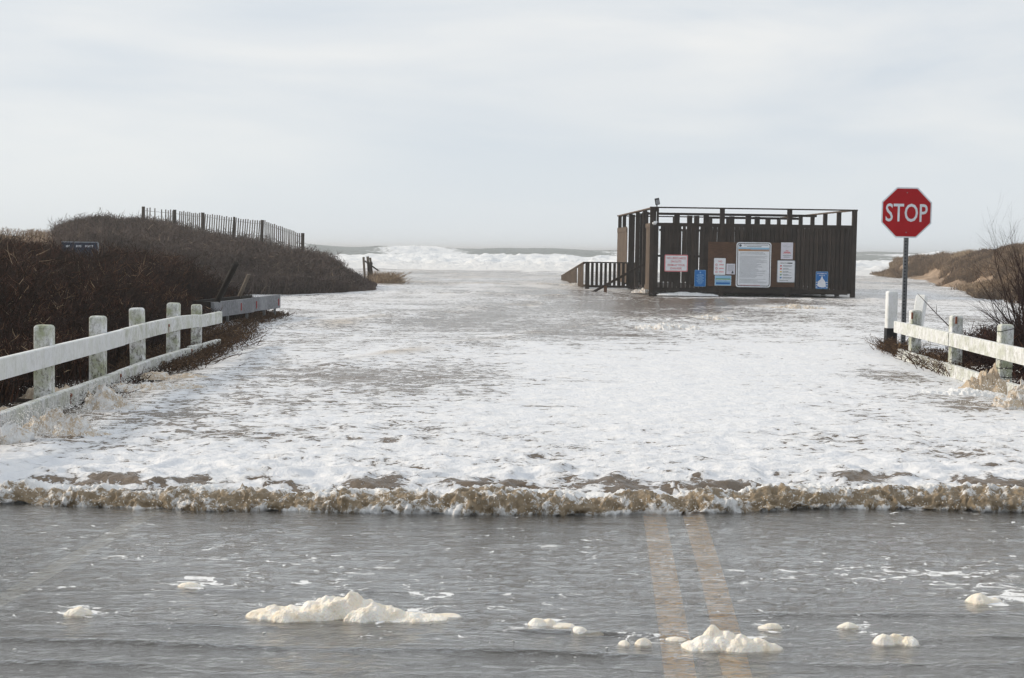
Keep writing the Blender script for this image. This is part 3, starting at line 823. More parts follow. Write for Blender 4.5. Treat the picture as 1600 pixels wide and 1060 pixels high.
brush('dune_grass', P, 0.13 + 0.28 * np.clip(billow(P[:, 0] * 0.30, P[:, 1] * 0.22, 3, 3), 0, 1), 'brown grass and low scrub patches on the right dune', M['dune_grass'], len(P), 0.35, (0.014, 0.036), 9, 3,
      tonefn=lambda b: 0.8 * perlin(b[:, 0] * 0.30, b[:, 1] * 0.20, 3) + 0.4 * perlin(b[:, 0] * 0.9, b[:, 1] * 0.6, 7) - 0.17)

# low brush behind the right fence
def rb_edge(Y): return np.interp(Y, [8, 13, 15.4, 18, 20, 22], [5.15, 5.35, 5.5, 5.7, 5.9, 6.5])
n = 16000
Y = RNG.uniform(9, 22.3, n); X = rb_edge(Y) + 7 * RNG.random(n) ** 1.4
zg = 0.02 + 0.25 * sstep(0, 2.0, X - rb_edge(Y))
top = 0.12 + 0.42 * sstep(-0.1, 0.8, X - rb_edge(Y)) + 0.3 * sstep(1.0, 3.5, X - rb_edge(Y)) - 0.22 * sstep(18.5, 21.5, Y) + 0.08 * fbm(X * 1.5, Y * 1.5, 1, 2)
brush('low_scrub', np.stack([X, Y, zg - 0.05], 1), np.maximum(top, 0.1), 'low red brown scrub behind the right white fence', M['twig_red'], n, 0.35, (0.006, 0.013), 12, 4)
bx = np.linspace(5.0, 14, 50); by = np.linspace(6, 23.5, 60); X, Y = np.meshgrid(bx, by)
Z = -0.05 + 0.30 * sstep(-0.1, 2.0, X - rb_edge(Y)) * sstep(23.2, 21.5, Y) + 0.02 * fbm(X * 2, Y * 2, 1, 3)
structure('bank', mesh_np('bank', np.stack([X, Y, Z], -1).reshape(-1, 3), grid_faces(*X.shape), True), M['litter'])

# trailing scrub on the road side of the left fence and round the bollard
def strip_pts(poly, n, seed, wid):
    rg = np.random.default_rng(seed); P = np.array(poly); m = len(P) - 1
    t = rg.uniform(0, m, n); i = t.astype(int); f = (t - i)[:, None]
    c = P[i] * (1 - f) + P[i+1] * f
    return c + np.stack([rg.normal(0, wid, n), rg.normal(0, wid * 1.6, n)], 1)
Q = strip_pts([(-4.15, 16.2), (-4.3, 18.5), (-4.45, 21), (-4.6, 24), (-4.95, 28), (-5.1, 30)], 5200, 3, 0.21)
hh = (0.12 + 0.12 * sstep(0.1, -0.4, Q[:, 0] + 4.5)) * (1 - 0.45 * sstep(21, 25, Q[:, 1]))
brush('scrub_and_straw', np.column_stack([Q, np.full(len(Q), 0.03)]), hh, 'tangled brown scrub and straw lying at the water edge by the left rails', M['straw'], len(Q), 1.1, (0.006, 0.014), 14, 4)
Q = strip_pts([(-4.0, 12.9), (-4.1, 14.5), (-4.15, 16.2)], 420, 31, 0.10)
brush('scrub_and_straw', np.column_stack([Q, np.full(len(Q), 0.02)]), np.full(len(Q), 0.10), 'dark wet twigs caught under the lower rail of the left fence', M['twig_dark'], len(Q), 1.2, (0.005, 0.010), 15, 4)
Q = strip_pts([(5.95, 22.6), (5.85, 21.5), (5.72, 20.0), (5.6, 18.6), (5.48, 17.4)], 1200, 17, 0.10)
brush('scrub_and_straw', np.column_stack([Q, np.full(len(Q), 0.03)]), 0.10 + 0.10 * RNG.random(len(Q)), 'brown scrub round the foot of the black and white bollard', M['straw'], len(Q), 0.9, (0.006, 0.012), 18, 4)

# ------------------------------------------------------------------ white fences
def post_mesh(w, h, ch=0.008, top=0.024):
    b = MB(); a = w / 2; c = ch
    ring = [(-a+c, -a), (a-c, -a), (a, -a+c), (a, a-c), (a-c, a), (-a+c, a), (-a, a-c), (-a, -a+c)]
    def lvl(z, s): return [(x * s, y * s, z) for x, y in ring]
    vs = lvl(-0.25, 1) + lvl(h - top, 1) + lvl(h - top * 0.25, 0.86) + lvl(h, 0.66)
    fs = [(i + 8*k, (i+1) % 8 + 8*k, (i+1) % 8 + 8*(k+1), i + 8*(k+1)) for k in range(3) for i in range(8)] + [tuple(range(24, 32))]
    return b.add(vs, fs).mesh('post')

def rail_mesh(path, zt, zb, th, off):
    """vertical plank following path of (x,y,dz); offset off along the normal on the road side"""
    b = MB(); n = len(path); vs = []
    for i, p in enumerate(path):
        q0, q1 = path[max(i-1, 0)], path[min(i+1, n-1)]
        d = Vector((q1[0]-q0[0], q1[1]-q0[1], 0)).normalized(); nn = Vector((d.y, -d.x, 0))
        o = Vector((p[0], p[1], 0)) + nn * off
        dz = p[2]; r = 0.008
        for (s, z) in ((0, zb+dz), (th, zb+dz+r), (th, zt+dz-r), (th-0.008, zt+dz), (0, zt+dz)):
            vs.append(o + nn * s + Vector((0, 0, z)))
    m = 5; fs = []
    for i in range(n - 1):
        for k in range(m):
            fs.append((i*m+k, i*m+(k+1) % m, (i+1)*m+(k+1) % m, (i+1)*m+k))
    fs += [tuple(range(m)), tuple(reversed(range((n-1)*m, n*m)))]
    return b.add(vs, fs).mesh('rail')

# left fence: posts at their real places, rails nailed on the road side
lf = thing('white_rail_fence', 'weathered white two-rail fence along the left side of the flooded road', 'fence', (-4.2, 14, 0))
def child(o, parent):
    o.parent = parent; o.matrix_parent_inverse = Matrix.Translation(-Vector(parent.location)) if parent.rotation_euler.z == 0 else parent.matrix_world.inverted(); return o
LP = [(-4.02, 10.45, 0.78, 0.14), (-4.075, 12.35, 0.80, 0.142), (-4.19, 14.35, 0.785, 0.14), (-4.215, 16.0, 0.80, 0.142), (-4.23, 17.7, 0.795, 0.14), (-4.36, 19.6, 0.70, 0.135)]
pts = []
for (x, y, h, w) in LP:
    o = child(link('post', post_mesh(w, h), M['paint'], None, (x, y, 0), (random.uniform(-.02, .02), random.uniform(-.022, .022), random.uniform(-.09, .09))), lf)
def lpath(y0, y1, dz=0.0, n=7):
    out = []
    for i in range(n):
        y = y0 + (y1 - y0) * i / (n - 1)
        x = np.interp(y, [p[1] for p in LP], [p[0] for p in LP])
        z = np.interp(y, [8, 10.4, 12.35, 14.35, 16.0, 17.7, 19.6, 20.6], [0.0, 0.0, 0.005, -0.01, 0.01, 0.01, -0.055, -0.06])
        out.append((float(x), y, float(z) + dz))
    return out
for (a, b, dz, m) in ((8.6, 14.95, 0.0, 'paint_clean'), (14.955, 19.0, 0.004, 'paint_rail'), (19.005, 20.75, -0.004, 'paint_rail')):
    child(link('rail', rail_mesh(lpath(a, b, dz), 0.62, 0.445, 0.05, 0.0725), M[m]), lf)
for (a, b, dz) in ((8.6, 12.75, 0.0), (12.76, 14.75, -0.004), (14.76, 18.35, 0.0), (18.36, 20.6, 0.02)):
    child(link('rail', rail_mesh(lpath(a, b, dz), 0.20, 0.035, 0.065, 0.0725), M['paint_rail']), lf)
for (y, z) in ((12.72, 0.12), (14.70, 0.12), (16.95, 0.52), (18.3, 0.13)):   # rusty bolts and their streaks
    x = float(np.interp(y, [p[1] for p in LP], [p[0] for p in LP])) + 0.0725 + (0.065 if z < 0.3 else 0.05)
    b = MB().tube([(x - 0.002, y, z + 0.03), (x + 0.012, y, z + 0.03)], 0.018, 8)
    b.box((x + 0.001, y - 0.012, z - 0.055), (x + 0.0025, y + 0.012, z + 0.03))
    child(link('bolt', b.mesh('bolt'), M['rust']), lf)

rf = thing('white_rail_fence', 'white two-rail fence at the right beside the stop sign', 'fence', (5.5, 17, 0))
RP = [(5.22, 13.2, 0.80, 0.14), (5.38, 15.5, 0.775, 0.142), (5.55, 17.75, 0.77, 0.14), (5.69, 20.05, 0.745, 0.14)]
for (x, y, h, w) in RP:
    child(link('post', post_mesh(w, h), M['paint'], None, (x, y, 0), (random.uniform(-.01, .01), random.uniform(-.012, .012), random.uniform(-.06, .06))), rf)
def rpath(y0, y1, dz=0.0, n=7):
    out = []
    for i in range(n):
        y = y0 + (y1 - y0) * i / (n - 1)
        x = np.interp(y, [p[1] for p in RP], [p[0] for p in RP]) + (0.07 if y > 20.05 else 0) * (y - 20.05)
        out.append((float(x), y, dz - 0.012 * (y - 15.5)/4.5 * 2))
    return out
# on the right fence the plank sits on the -x side, so walk it from far to near
for (a, b, dz, th) in ((20.9, 17.6, 0.0, 0.06), (17.595, 11.4, 0.0, 0.05)):
    child(link('rail', rail_mesh(rpath(a, b, dz), 0.575, 0.40, th, 0.0725), M['paint_rail']), rf)
for (a, b, dz) in ((20.6, 17.8, 0.0), (17.795, 11.4, 0.004)):
    child(link('rail', rail_mesh(rpath(a, b, dz), 0.185, 0.025, 0.06, 0.0725), M['paint_rail']), rf)
for z, dr in ((0.715, 0.02), (0.30, -0.03), (0.20, -0.04)):          # wire wound round the near right post
    c = Vector((5.38, 15.5, z)); a = 0.077
    ringp = [c + Vector((sx * a, sy * a, (0.012 if sx > 0 else -0.012) + dr * 0.3 * sx)) for sx, sy in ((-1, -1), (1, -1), (1, 1), (-1, 1), (-1, -1))]
    child(link('wire', MB().tube(ringp, 0.004, 5).mesh('wire'), M['wire']), rf)
for (px, py, Y) in ((1425, 493, 19.97), (1494, 500, 17.67)):
    p = at(px, py, Y)
    child(link('bolt', MB().box((p.x - 0.01, p.y - 0.01, p.z - 0.05), (p.x + 0.012, p.y + 0.004, p.z + 0.04)).mesh('bolt'), M['rust']), rf)

# bollard, white above and black below
bo = thing('bollard', 'straight square bollard painted white above and black below', 'bollard', (6.13, 23.0, 0))
w = 0.082
a = MB(); a.box((-w - 0.002, -w - 0.002, -0.2), (w + 0.002, w + 0.002, 0.335)); child(link('black_base', a.mesh('black_base'), M['black'], None, bo.location), bo)
me = post_mesh(0.164, 0.60, 0.015, 0.03)
for v_ in me.vertices:
    if v_.co.z < 0: v_.co.z = 0
child(link('white_shaft', me, M['paint_clean'], None, bo.location + Vector((0, 0, 0.335))), bo)
# leaning white post behind the fence end
q0, q1 = at(1427, 545, 24.2), at(1441, 463, 24.6)
lp = link('leaning_post', post_mesh(0.17, (q1 - q0).length, 0.015, 0.03), M['paint_clean'])
lp.location = (q0.x, q0.y, q0.z); lp.rotation_mode = 'QUATERNION'; lp.rotation_quaternion = (q1 - q0).to_track_quat('Z', 'Y')
tag(lp, 'short white post leaning to the right behind the right fence end', 'post')

# ------------------------------------------------------------------ stop sign
SY = 21.65
pc = at(1416.5, 332.5, SY)
ss = thing('stop_sign', 'red octagonal stop sign on a perforated steel pole at the right', 'sign', (pc.x, SY, 0))
R8 = 0.381 / math.cos(math.pi / 8)
def octo(r): return [(r * math.cos(math.pi/8 + k*math.pi/4), r * math.sin(math.pi/8 + k*math.pi/4)) for k in range(8)]
tilt = (0, math.radians(0.3), 0)
child(link('border', MB().prism(octo(R8), -0.002, 0.002).mesh('border'), M['sign_white'], None, pc, tilt), ss)
child(link('panel', MB().prism(octo(R8 * 0.945), -0.0045, -0.0022).mesh('panel'), M['stop_red'], None, pc, tilt), ss)
child(link('lettering', text_mesh('STOP', 0.635, 0.275, 0.010), M['sign_white'], None, pc + Vector((0, -0.0065, -0.002)), tilt), ss)
pol = MB(); hgt = pc.z + 0.30
x0 = pc.x + 0.012
pol.box((x0 - 0.030, SY + 0.034, -0.4), (x0 + 0.030, SY + 0.038, hgt))
pol.box((x0 - 0.034, SY + 0.004, -0.4), (x0 - 0.030, SY + 0.038, hgt)); pol.box((x0 + 0.030, SY + 0.004, -0.4), (x0 + 0.034, SY + 0.038, hgt))
child(link('pole', pol.mesh('pole'), M['galv']), ss)
hl = MB()
z = 0.1
while z < pc.z - 0.40:
    hl.tube([(x0, SY + 0.0325, z), (x0, SY + 0.0338, z)], 0.012, 8); z += 0.0508
o = child(link('pole_holes', hl.mesh('pole_holes'), M['black']), ss); o['kind'] = 'stuff'
for dz in (0.30, -0.30):
    child(link('bolt', MB().tube([(pc.x, SY - 0.012, pc.z + dz), (pc.x, SY - 0.004, pc.z + dz)], 0.009, 8).mesh('bolt'), M['galv']), ss)

# ------------------------------------------------------------------ beach hut: open slatted enclosure
HX, HY, HR = 4.90, 49.0, math.radians(1.6)
hut = thing('slatted_beach_enclosure', 'dark brown roofless slatted bathhouse enclosure standing in the foam', 'building', (HX, HY, 0), HR)
WH, DH = 6.85, 12.2
def hp(name, me, mat, loc=(0, 0, 0), rot=None):
    return link(name, me, mat, hut, loc, rot)
_cache = {}
def hbox(name, a, b, mat):
    """box from a to b in hut coordinates; alike sizes share one mesh"""
    s = tuple(round(b[i] - a[i], 3) for i in range(3)); key = (s, mat.name)
    if key not in _cache:
        _cache[key] = MB().box((0, 0, 0), s).mesh(name); _cache[key].materials.append(mat)
    return hp(name, _cache[key], None, a)
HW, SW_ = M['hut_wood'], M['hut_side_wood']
TOPZ, CAPZ, BOTZ = 3.05, 2.50, 0.26
# posts
for u in (0.0, 2.27, 4.60, WH): hbox('post', (u - 0.075, -0.075, -0.3), (u + 0.075, 0.075, TOPZ - 0.02), HW)
hbox('post', (-0.215, -0.06, -0.3), (-0.079, 0.06, TOPZ - 0.02), HW)                       # doubled corner post
for u in (0.0, 1.55, 2.35, 3.9, 4.65, WH): hbox('post', (u - 0.07, DH - 0.07, -0.3), (u + 0.07, DH + 0.07, TOPZ - 0.02), HW)
for v in (2.1, 4.1, 6.1, 8.1, 10.1): hbox('post', (WH - 0.07, v - 0.07, -0.3), (WH + 0.07, v + 0.07, TOPZ - 0.02), HW)
for v in (3.3, 5.6, 8.0, 10.4): hbox('post', (-0.07, v - 0.07, -0.3), (0.07, v + 0.07, TOPZ - 0.02), HW)
for i, px in enumerate((1055, 1075, 1086, 1101, 1141, 1167, 1181, 1198)):
    v = (5.0, 8.0, 8.0, 5.0, 8.0, 5.0, 8.0, 10.5)[i]; u = (px - 800) / F * (HY + v) - HX + v * math.sin(HR); hbox('post', (u - 0.10, v + 0.055, -0.3), (u + 0.10, v + 0.165, TOPZ - 0.05), HW)
# top rails, cap rails, base rails
hbox('top_rail', (-0.22, -0.09, TOPZ - 0.018), (WH + 0.09, 0.09, TOPZ + 0.025), HW)
hbox('top_rail', (-0.12, DH - 0.09, TOPZ - 0.018), (WH + 0.09, DH + 0.09, TOPZ + 0.025), HW)
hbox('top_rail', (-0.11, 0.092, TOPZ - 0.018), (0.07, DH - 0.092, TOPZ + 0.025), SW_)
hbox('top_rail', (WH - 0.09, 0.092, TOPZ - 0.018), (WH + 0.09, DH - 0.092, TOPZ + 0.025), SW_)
hbox('partition_rail', (0.10, 5.0, TOPZ - 0.12), (WH - 0.10, 5.05, TOPZ - 0.03), HW)
hbox('partition_rail', (3.0, 8.0, TOPZ - 0.16), (WH - 0.10, 8.05, TOPZ - 0.07), HW)
hbox('cap_rail', (0.08, -0.055, CAPZ - 0.09), (WH - 0.08, -0.033, CAPZ + 0.03), HW)
hbox('cap_rail', (WH - 0.02, 0.1, CAPZ - 0.07), (WH + 0.02, DH - 0.1, CAPZ + 0.03), HW)
hbox('cap_rail', (1.7, DH - 0.02, CAPZ - 0.07), (WH - 0.08, DH + 0.02, CAPZ + 0.03), HW)
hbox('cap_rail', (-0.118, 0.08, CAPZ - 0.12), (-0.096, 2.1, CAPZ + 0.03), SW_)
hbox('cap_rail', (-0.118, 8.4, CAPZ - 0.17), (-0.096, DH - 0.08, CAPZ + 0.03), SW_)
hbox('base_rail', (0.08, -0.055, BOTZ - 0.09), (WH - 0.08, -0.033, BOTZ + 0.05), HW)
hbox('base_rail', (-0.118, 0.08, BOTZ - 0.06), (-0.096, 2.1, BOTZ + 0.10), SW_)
hbox('middle_rail', (0.08, 0.002, 1.36), (1.62, 0.04, 1.43), HW)
# front boards
u = 0.155; k = 0
while u < WH - 0.12:
    gappy = u < 1.55
    w = 0.105 if gappy else (0.122 if u < 4.85 else 0.102)
    if not (gappy and False):
        hbox('board', (u, -0.030, BOTZ + 0.02 if gappy else BOTZ - 0.03), (u + w, -0.002, CAPZ - 0.02), HW)
    u += 0.152; k += 1
u = 1.62
while u < WH - 0.15:                                         # second layer behind closes the gaps
    hbox('board', (u + 0.055, 0.095, BOTZ), (u + 0.055 + 0.13, 0.120, CAPZ - 0.02), HW); u += 0.152
# inside partition seen through the gaps
for u in (0.60, 0.74, 0.88, 1.02): hbox('board', (u, 2.6, 0.45), (u + 0.13, 2.625, CAPZ), HW)
for u in (1.95, 2.09, 2.23): hbox('board', (u, 2.6, 0.3), (u + 0.10, 2.625, CAPZ), SW_)
# left side wall boards, sunlight worked into their brown
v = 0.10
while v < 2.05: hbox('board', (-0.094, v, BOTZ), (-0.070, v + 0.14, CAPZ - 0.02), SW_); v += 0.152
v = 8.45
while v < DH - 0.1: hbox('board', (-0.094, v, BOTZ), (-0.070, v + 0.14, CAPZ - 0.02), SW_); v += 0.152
# dark baffles standing in the wide entrance of the left side
for (v, u0, n_) in ((3.45, 0.02, 1), (5.75, -0.02, 2), (7.9, 0.03, 1), (4.6, 0.38, 2), (6.9, 0.30, 1)):
    for q in range(n_): hbox('board', (u0 + q * 0.135, v, 0.35), (u0 + q * 0.135 + 0.13, v + 0.03, TOPZ - 0.05), HW)
# right side wall and back wall
v = 0.1
while v < DH - 0.1: hbox('board', (WH + 0.072, v, BOTZ), (WH + 0.097, v + 0.12, CAPZ - 0.02), HW); v += 0.152
u = 2.55
while u < WH - 0.1: hbox('board', (u, DH + 0.072, BOTZ), (u + 0.12, DH + 0.097, CAPZ - 0.02), HW); u += 0.152
# deck floor and joists just above the water
u = 0.1
while u < WH - 0.2: hbox('floor_plank', (u, 0.3, 0.20), (u + 0.30, DH - 0.2, 0.235), HW); u += 0.31
for v in (0.25, 4.0, 8.0, 11.9): hbox('joist', (0.1, v, 0.13), (WH - 0.1, v + 0.05, 0.198), HW)
hp('brace', MB().beam((2.0, 3.0, 0.14), (WH - 0.2, 0.6, -0.02), 0.06, 0.10).mesh('brace'), M['hut_wood'])

# hut accessories
fx = at(1027, 318, 49.0)
fl = thing('floodlight', 'small black floodlight tilted on the hut corner post', 'lamp', (fx.x, fx.y, 3.07))
child(link('stem', MB().tube([(fx.x - 0.01, fx.y, 3.07), (fx.x - 0.01, fx.y, 3.17)], 0.02, 6).mesh('stem'), M['black']), fl)
rt = Matrix.Rotation(math.radians(-12), 3, 'Y') @ Matrix.Rotation(math.radians(20), 3, 'X')
child(link('lamp_head', MB().box((fx.x - 0.075, fx.y - 0.05, 3.15), (fx.x + 0.075, fx.y + 0.05, 3.36), rt, (fx.x, fx.y, 3.24)).mesh('lamp_head'), M['black']), fl)
child(link('lens', MB().box((fx.x - 0.055, fx.y - 0.056, 3.17), (fx.x + 0.055, fx.y - 0.051, 3.34), rt, (fx.x, fx.y, 3.24)).mesh('lens'), M['sign_grey']), fl)
cx_ = at(1022.5, 348, 48.85)
cm = thing('security_camera', 'white dome camera on the hut corner post', 'camera', cx_)
dome = MB(); vs = []; nn_ = 10
rings = [(0.0, 0.075), (-0.03, 0.078), (-0.06, 0.062), (-0.085, 0.03)]
b = MB().tube([(cx_.x, cx_.y, cx_.z + z) for z, r in rings], [r for z, r in rings], 12)
child(link('dome', b.mesh('dome', True), M['white_plastic']), cm)
child(link('bracket', MB().box((cx_.x - 0.02, cx_.y, cx_.z - 0.01), (cx_.x + 0.10, cx_.y + 0.09, cx_.z + 0.05)).mesh('bracket'), M['white_plastic']), cm)
child(link('conduit', MB().tube([(cx_.x + 0.07, cx_.y + 0.05, cx_.z + 0.04), (cx_.x + 0.07, cx_.y + 0.05, cx_.z + 0.38)], 0.012, 6).mesh('conduit'), M['white_plastic']), cm)

# ------------------------------------------------------------------ signs on the hut
HRM = Matrix.Rotation(HR, 3, 'Z')
def hut_uz(px, py, off=0.09):
    """hut-plane coordinates (u,z) of a picture point on the front wall, off metres in front"""
    d = ray(px, py); nrm = HRM @ Vector((0, -1, 0)); o = Vector((HX, HY, 0)) + nrm * off
    t = (o - Vector((0, 0, EYE))).dot(nrm) / d.dot(nrm); p = Vector((0, 0, EYE)) + d * t
    l = HRM.inverted() @ (p - Vector((HX, HY, 0))); return l.x, l.z
def rrect(w, h, r, n=4):
    pts = []
    for cx, cz, a0 in ((w/2-r, h/2-r, 0), (-w/2+r, h/2-r, 90), (-w/2+r, -h/2+r, 180), (w/2-r, -h/2+r, 270)):
        for k in range(n + 1):
            a = math.radians(a0 + 90 * k / n); pts.append((cx + r * math.cos(a), cz + r * math.sin(a)))
    return pts
def wall_sign(name, x0, y0, x1, y1, label, off, face, border=None, r=0.03, bw=0.015, cat='sign'):
    u0, z1 = hut_uz(x0, y0, off); u1, z0 = hut_uz(x1, y1, off)
    w, h = u1 - u0, z1 - z0
    c = HRM @ Vector(((u0+u1)/2, -off, (z0+z1)/2)) + Vector((HX, HY, 0))
    s = thing(name, label, cat, c, HR)
    link('panel', MB().prism(rrect(w, h, r), 0, 0.004).mesh('panel'), border or face, s)
    if border is not None:
        link('face', MB().prism(rrect(w - 2*bw, h - 2*bw, max(r - bw*0.5, 0.004)), -0.002, -0.0003).mesh('face'), face, s)
    s['wh'] = 0
    del s['wh']
    return s, w, h
def word(s, txt, x, z, w, h, mat, fat=0.0, y=-0.004, name='lettering'):
    return link(name, text_mesh(txt, w, h, fat), mat, s, (x, y, z))
def bars(s, rows, mat, y=-0.004, name='print'):
    """flat print: rows of (x0,x1,z,height)"""
    b = MB()
    for (a, c, z, h) in rows: b.add([(a, y, z - h/2), (c, y, z - h/2), (c, y, z + h/2), (a, y, z + h/2)], [(0, 1, 2, 3)])
    return link(name, b.mesh(name), mat, s)

# plywood backing of the notices
u0, z1 = hut_uz(1107, 378, 0.10); u1, z0 = hut_uz(1241, 449, 0.10)
ply = thing('notice_board', 'brown plywood board on the hut front carrying the notices', 'board', HRM @ Vector(((u0+u1)/2, -0.10, (z0+z1)/2)) + Vector((HX, HY, 0)), HR)
wd, hd = u1 - u0, z1 - z0
link('plywood_sheet', MB().box((-wd/2, 0, -hd/2), (wd*0.02, 0.018, hd/2)).mesh('plywood_sheet'), M['ply'], ply)
link('plywood_sheet', MB().box((wd*0.02 + 0.004, 0, -hd/2), (wd/2, 0.018, hd/2)).mesh('plywood_sheet'), M['ply'], ply)

s, w, h = wall_sign('warning_sign', 1038.5, 398, 1074.5, 425, 'white sign with red border saying no lifeguards on duty', 0.11, M['sign_white'], M['sign_pink'], 0.04, 0.035)
for txt, zz, ww in (('NO LIFEGUARDS', 0.33, 0.80), ('ON DUTY', 0.11, 0.46), ('SWIM AT YOUR', -0.13, 0.74), ('OWN RISK', -0.35, 0.50)):
    word(s, txt, 0, zz * h * 0.88, ww * w, h * 0.125, M['sign_red'], 0.015)
for zz in (0.44, -0.44): link('bolt', MB().tube([(0, -0.010, zz * h), (0, -0.0035, zz * h)], 0.008, 6).mesh('bolt'), M['sign_dark'], s)

s, w, h = wall_sign('blue_notice', 1085.5, 422, 1102.5, 448, 'blue rounded notice with pale text left of the plywood board', 0.11, M['sign_blue'], M['sign_lightblue'], 0.03, 0.008)
bars(s, [(-w*f, w*f, h*(0.22 - 0.062*i), 0.010) for i, f in enumerate((.30,.34,.2,.33,.31,.25,.34,.28,.2,.15))], M['sign_lightblue'])
link('emblem', MB().prism([(-0.03, h*0.36), (0, h*0.30), (0.03, h*0.36), (0.012, h*0.385), (-0.012, h*0.385)], -0.0045, -0.0035).mesh('emblem'), M['sign_lightblue'], s)

s, w, h = wall_sign('prohibition_sign', 1115.6, 403.3, 1133.5, 430, 'small white sign headed NO with three red prohibition circles', 0.115, M['sign_white'], M['sign_grey'], 0.03, 0.006)
word(s, 'NO', 0.02, h*0.30, w*0.32, h*0.10, M['sign_red'], 0.02)
for i in range(3):
    zc = h * (0.10 - 0.21 * i)
    ring = [(0.033 * math.cos(a), 0.033 * math.sin(a)) for a in np.linspace(0, 2*math.pi, 17)]
    b = MB().tube([(-w*0.27 + x, -0.006, zc + z) for x, z in ring], 0.006, 4, False); b.beam((-w*0.27 - 0.022, -0.006, zc + 0.022), (-w*0.27 + 0.022, -0.006, zc - 0.022), 0.003, 0.008, (0, -1, 0))
    link('prohibition_circle', b.mesh('prohibition_circle'), M['sign_red'], s)
bars(s, [(-w*0.05, w*0.34, h*(0.10 - 0.21*i), 0.030) for i in range(3)], M['sign_pink'])

s, w, h = wall_sign('paper_notice', 1135.2, 412.3, 1148.2, 429, 'small pale paper sheet left of the big notice', 0.115, M['paper'], None, 0.004, cat='notice')
bars(s, [(-w*0.36, w*0.36, h*(0.34 - 0.10*i), 0.012) for i in range(6)], M['sign_grey'], -0.002)
link('picture', MB().prism([(w*0.08, -h*0.42), (w*0.34, -h*0.42), (w*0.34, -h*0.28), (w*0.22, -h*0.14), (w*0.12, -h*0.30)], -0.003, -0.001).mesh('picture'), M['sign_dark'], s)

s, w, h = wall_sign('picture_notice', 1117, 430.6, 1142.3, 446.6, 'wide blue notice with a picture of a coast strip', 0.115, M['sign_lightblue'], M['sign_white'], 0.004, 0.008, cat='notice')
bars(s, [(-w*0.45, w*0.45, h*0.14, h*0.14)], M['sign_green'], -0.004, 'coast_picture')
bars(s, [(-w*0.40, w*0.42, h*0.06, h*0.05)], M['sign_white'], -0.005)
bars(s, [(-w*0.42, w*0.42, -h*0.05, h*0.03), (-w*0.42, w*0.42, -h*0.28, h*0.20)], M['sign_blue'], -0.0035)

s, w, h = wall_sign('rules_notice', 1151, 378.5, 1203.7, 449.5, 'tall white notice of beach rules with a dark outline and dune picture', 0.13, M['sign_white'], M['sign_white'], 0.09, 0.0)
b = MB(); ro, ri = rrect(w - 0.07, h - 0.07, 0.07), rrect(w - 0.115, h - 0.115, 0.055); nn_ = len(ro)
b.add([(x, -0.004, z) for x, z in ro] + [(x, -0.004, z) for x, z in ri], [(i, (i+1) % nn_, nn_ + (i+1) % nn_, nn_ + i) for i in range(nn_)])
link('outline', b.mesh('outline'), M['sign_dark'], s)
link('emblem', MB().tube([(-w*0.39, -0.006, h*0.425), (-w*0.39, -0.0045, h*0.425)], 0.045, 12).mesh('emblem'), M['navy'], s)
rg = random.Random(5)
bars(s, [(-w*0.28, w*0.40, h*0.438, 0.022), (-w*0.20, w*0.22, h*0.405, 0.026)], M['sign_grey'])
bars(s, [(-w*0.44, w*0.44, h*0.365, h*0.035)], M['sign_lightblue'], -0.0045, 'sky_picture')
bars(s, [(-w*0.44, w*0.44, h*0.325, h*0.045)], M['sign_orange'], -0.0045, 'dune_picture')
bars(s, [(-w*0.10, w*0.44, h*0.335, h*0.02)], M['sign_grey'], -0.0050, 'sea_picture')
rows = []
for i in range(34):
    zz = h * (0.275 - 0.0205 * i)
    if i in (3, 28): continue
    rows.append((-w*0.40, w * rg.uniform(0.05, 0.41), zz, 0.011))
bars(s, rows, M['sign_grey'])
bars(s, [(-w*0.38, w*0.20, -h*0.455, 0.012)], M['sign_pink'])

s, w, h = wall_sign('paper_notice', 1220.6, 379, 1238.6, 405.6, 'white paper sheet with red print at the top right of the plywood board', 0.115, M['paper'], None, 0.004, cat='notice')
bars(s, [(-w*0.40, w*0.02, h*0.34, 0.010), (-w*0.36, w*0.30, h*0.24, 0.010), (-w*0.34, w*0.36, -h*0.27, 0.022), (-w*0.26, w*0.26, -h*0.37, 0.022)], M['sign_grey'], -0.002)
bars(s, [(-w*0.10, w*0.12, h*0.0, 0.022), (-w*0.26, w*0.28, -h*0.08, 0.026), (-w*0.34, w*0.34, -h*0.14, 0.014)], M['sign_red'], -0.002)

s, w, h = wall_sign('flag_notice', 1214.5, 406.7, 1241.8, 442, 'white notice listing five coloured flags beside the big notice', 0.12, M['sign_white'], M['sign_grey'], 0.04, 0.022)
word(s, 'BEACH', -w*0.14, h*0.37, w*0.34, h*0.055, M['sign_dark'], 0.01)
bars(s, [(w*0.06, w*0.34, h*0.37, h*0.05)], M['sign_dark'])
for i, m in enumerate(('sign_red', 'sign_red', 'sign_yellow', 'sign_green', 'sign_blue')):
    zc = h * (0.245 - 0.132 * i)
    link('flag', MB().box((-w*0.34, -0.005, zc - h*0.028), (-w*0.24, -0.0025, zc + h*0.028)).mesh('flag'), M[m], s)
    bars(s, [(-w*0.18, w*(0.34 if i in (0, 4) else 0.14), zc + h*0.008, 0.022), (-w*0.18, w*0.30, zc - h*0.034, 0.012)], M['sign_grey'])
bars(s, [(-w*0.38, w*0.12, -h*0.40, 0.014)], M['sign_dark'])

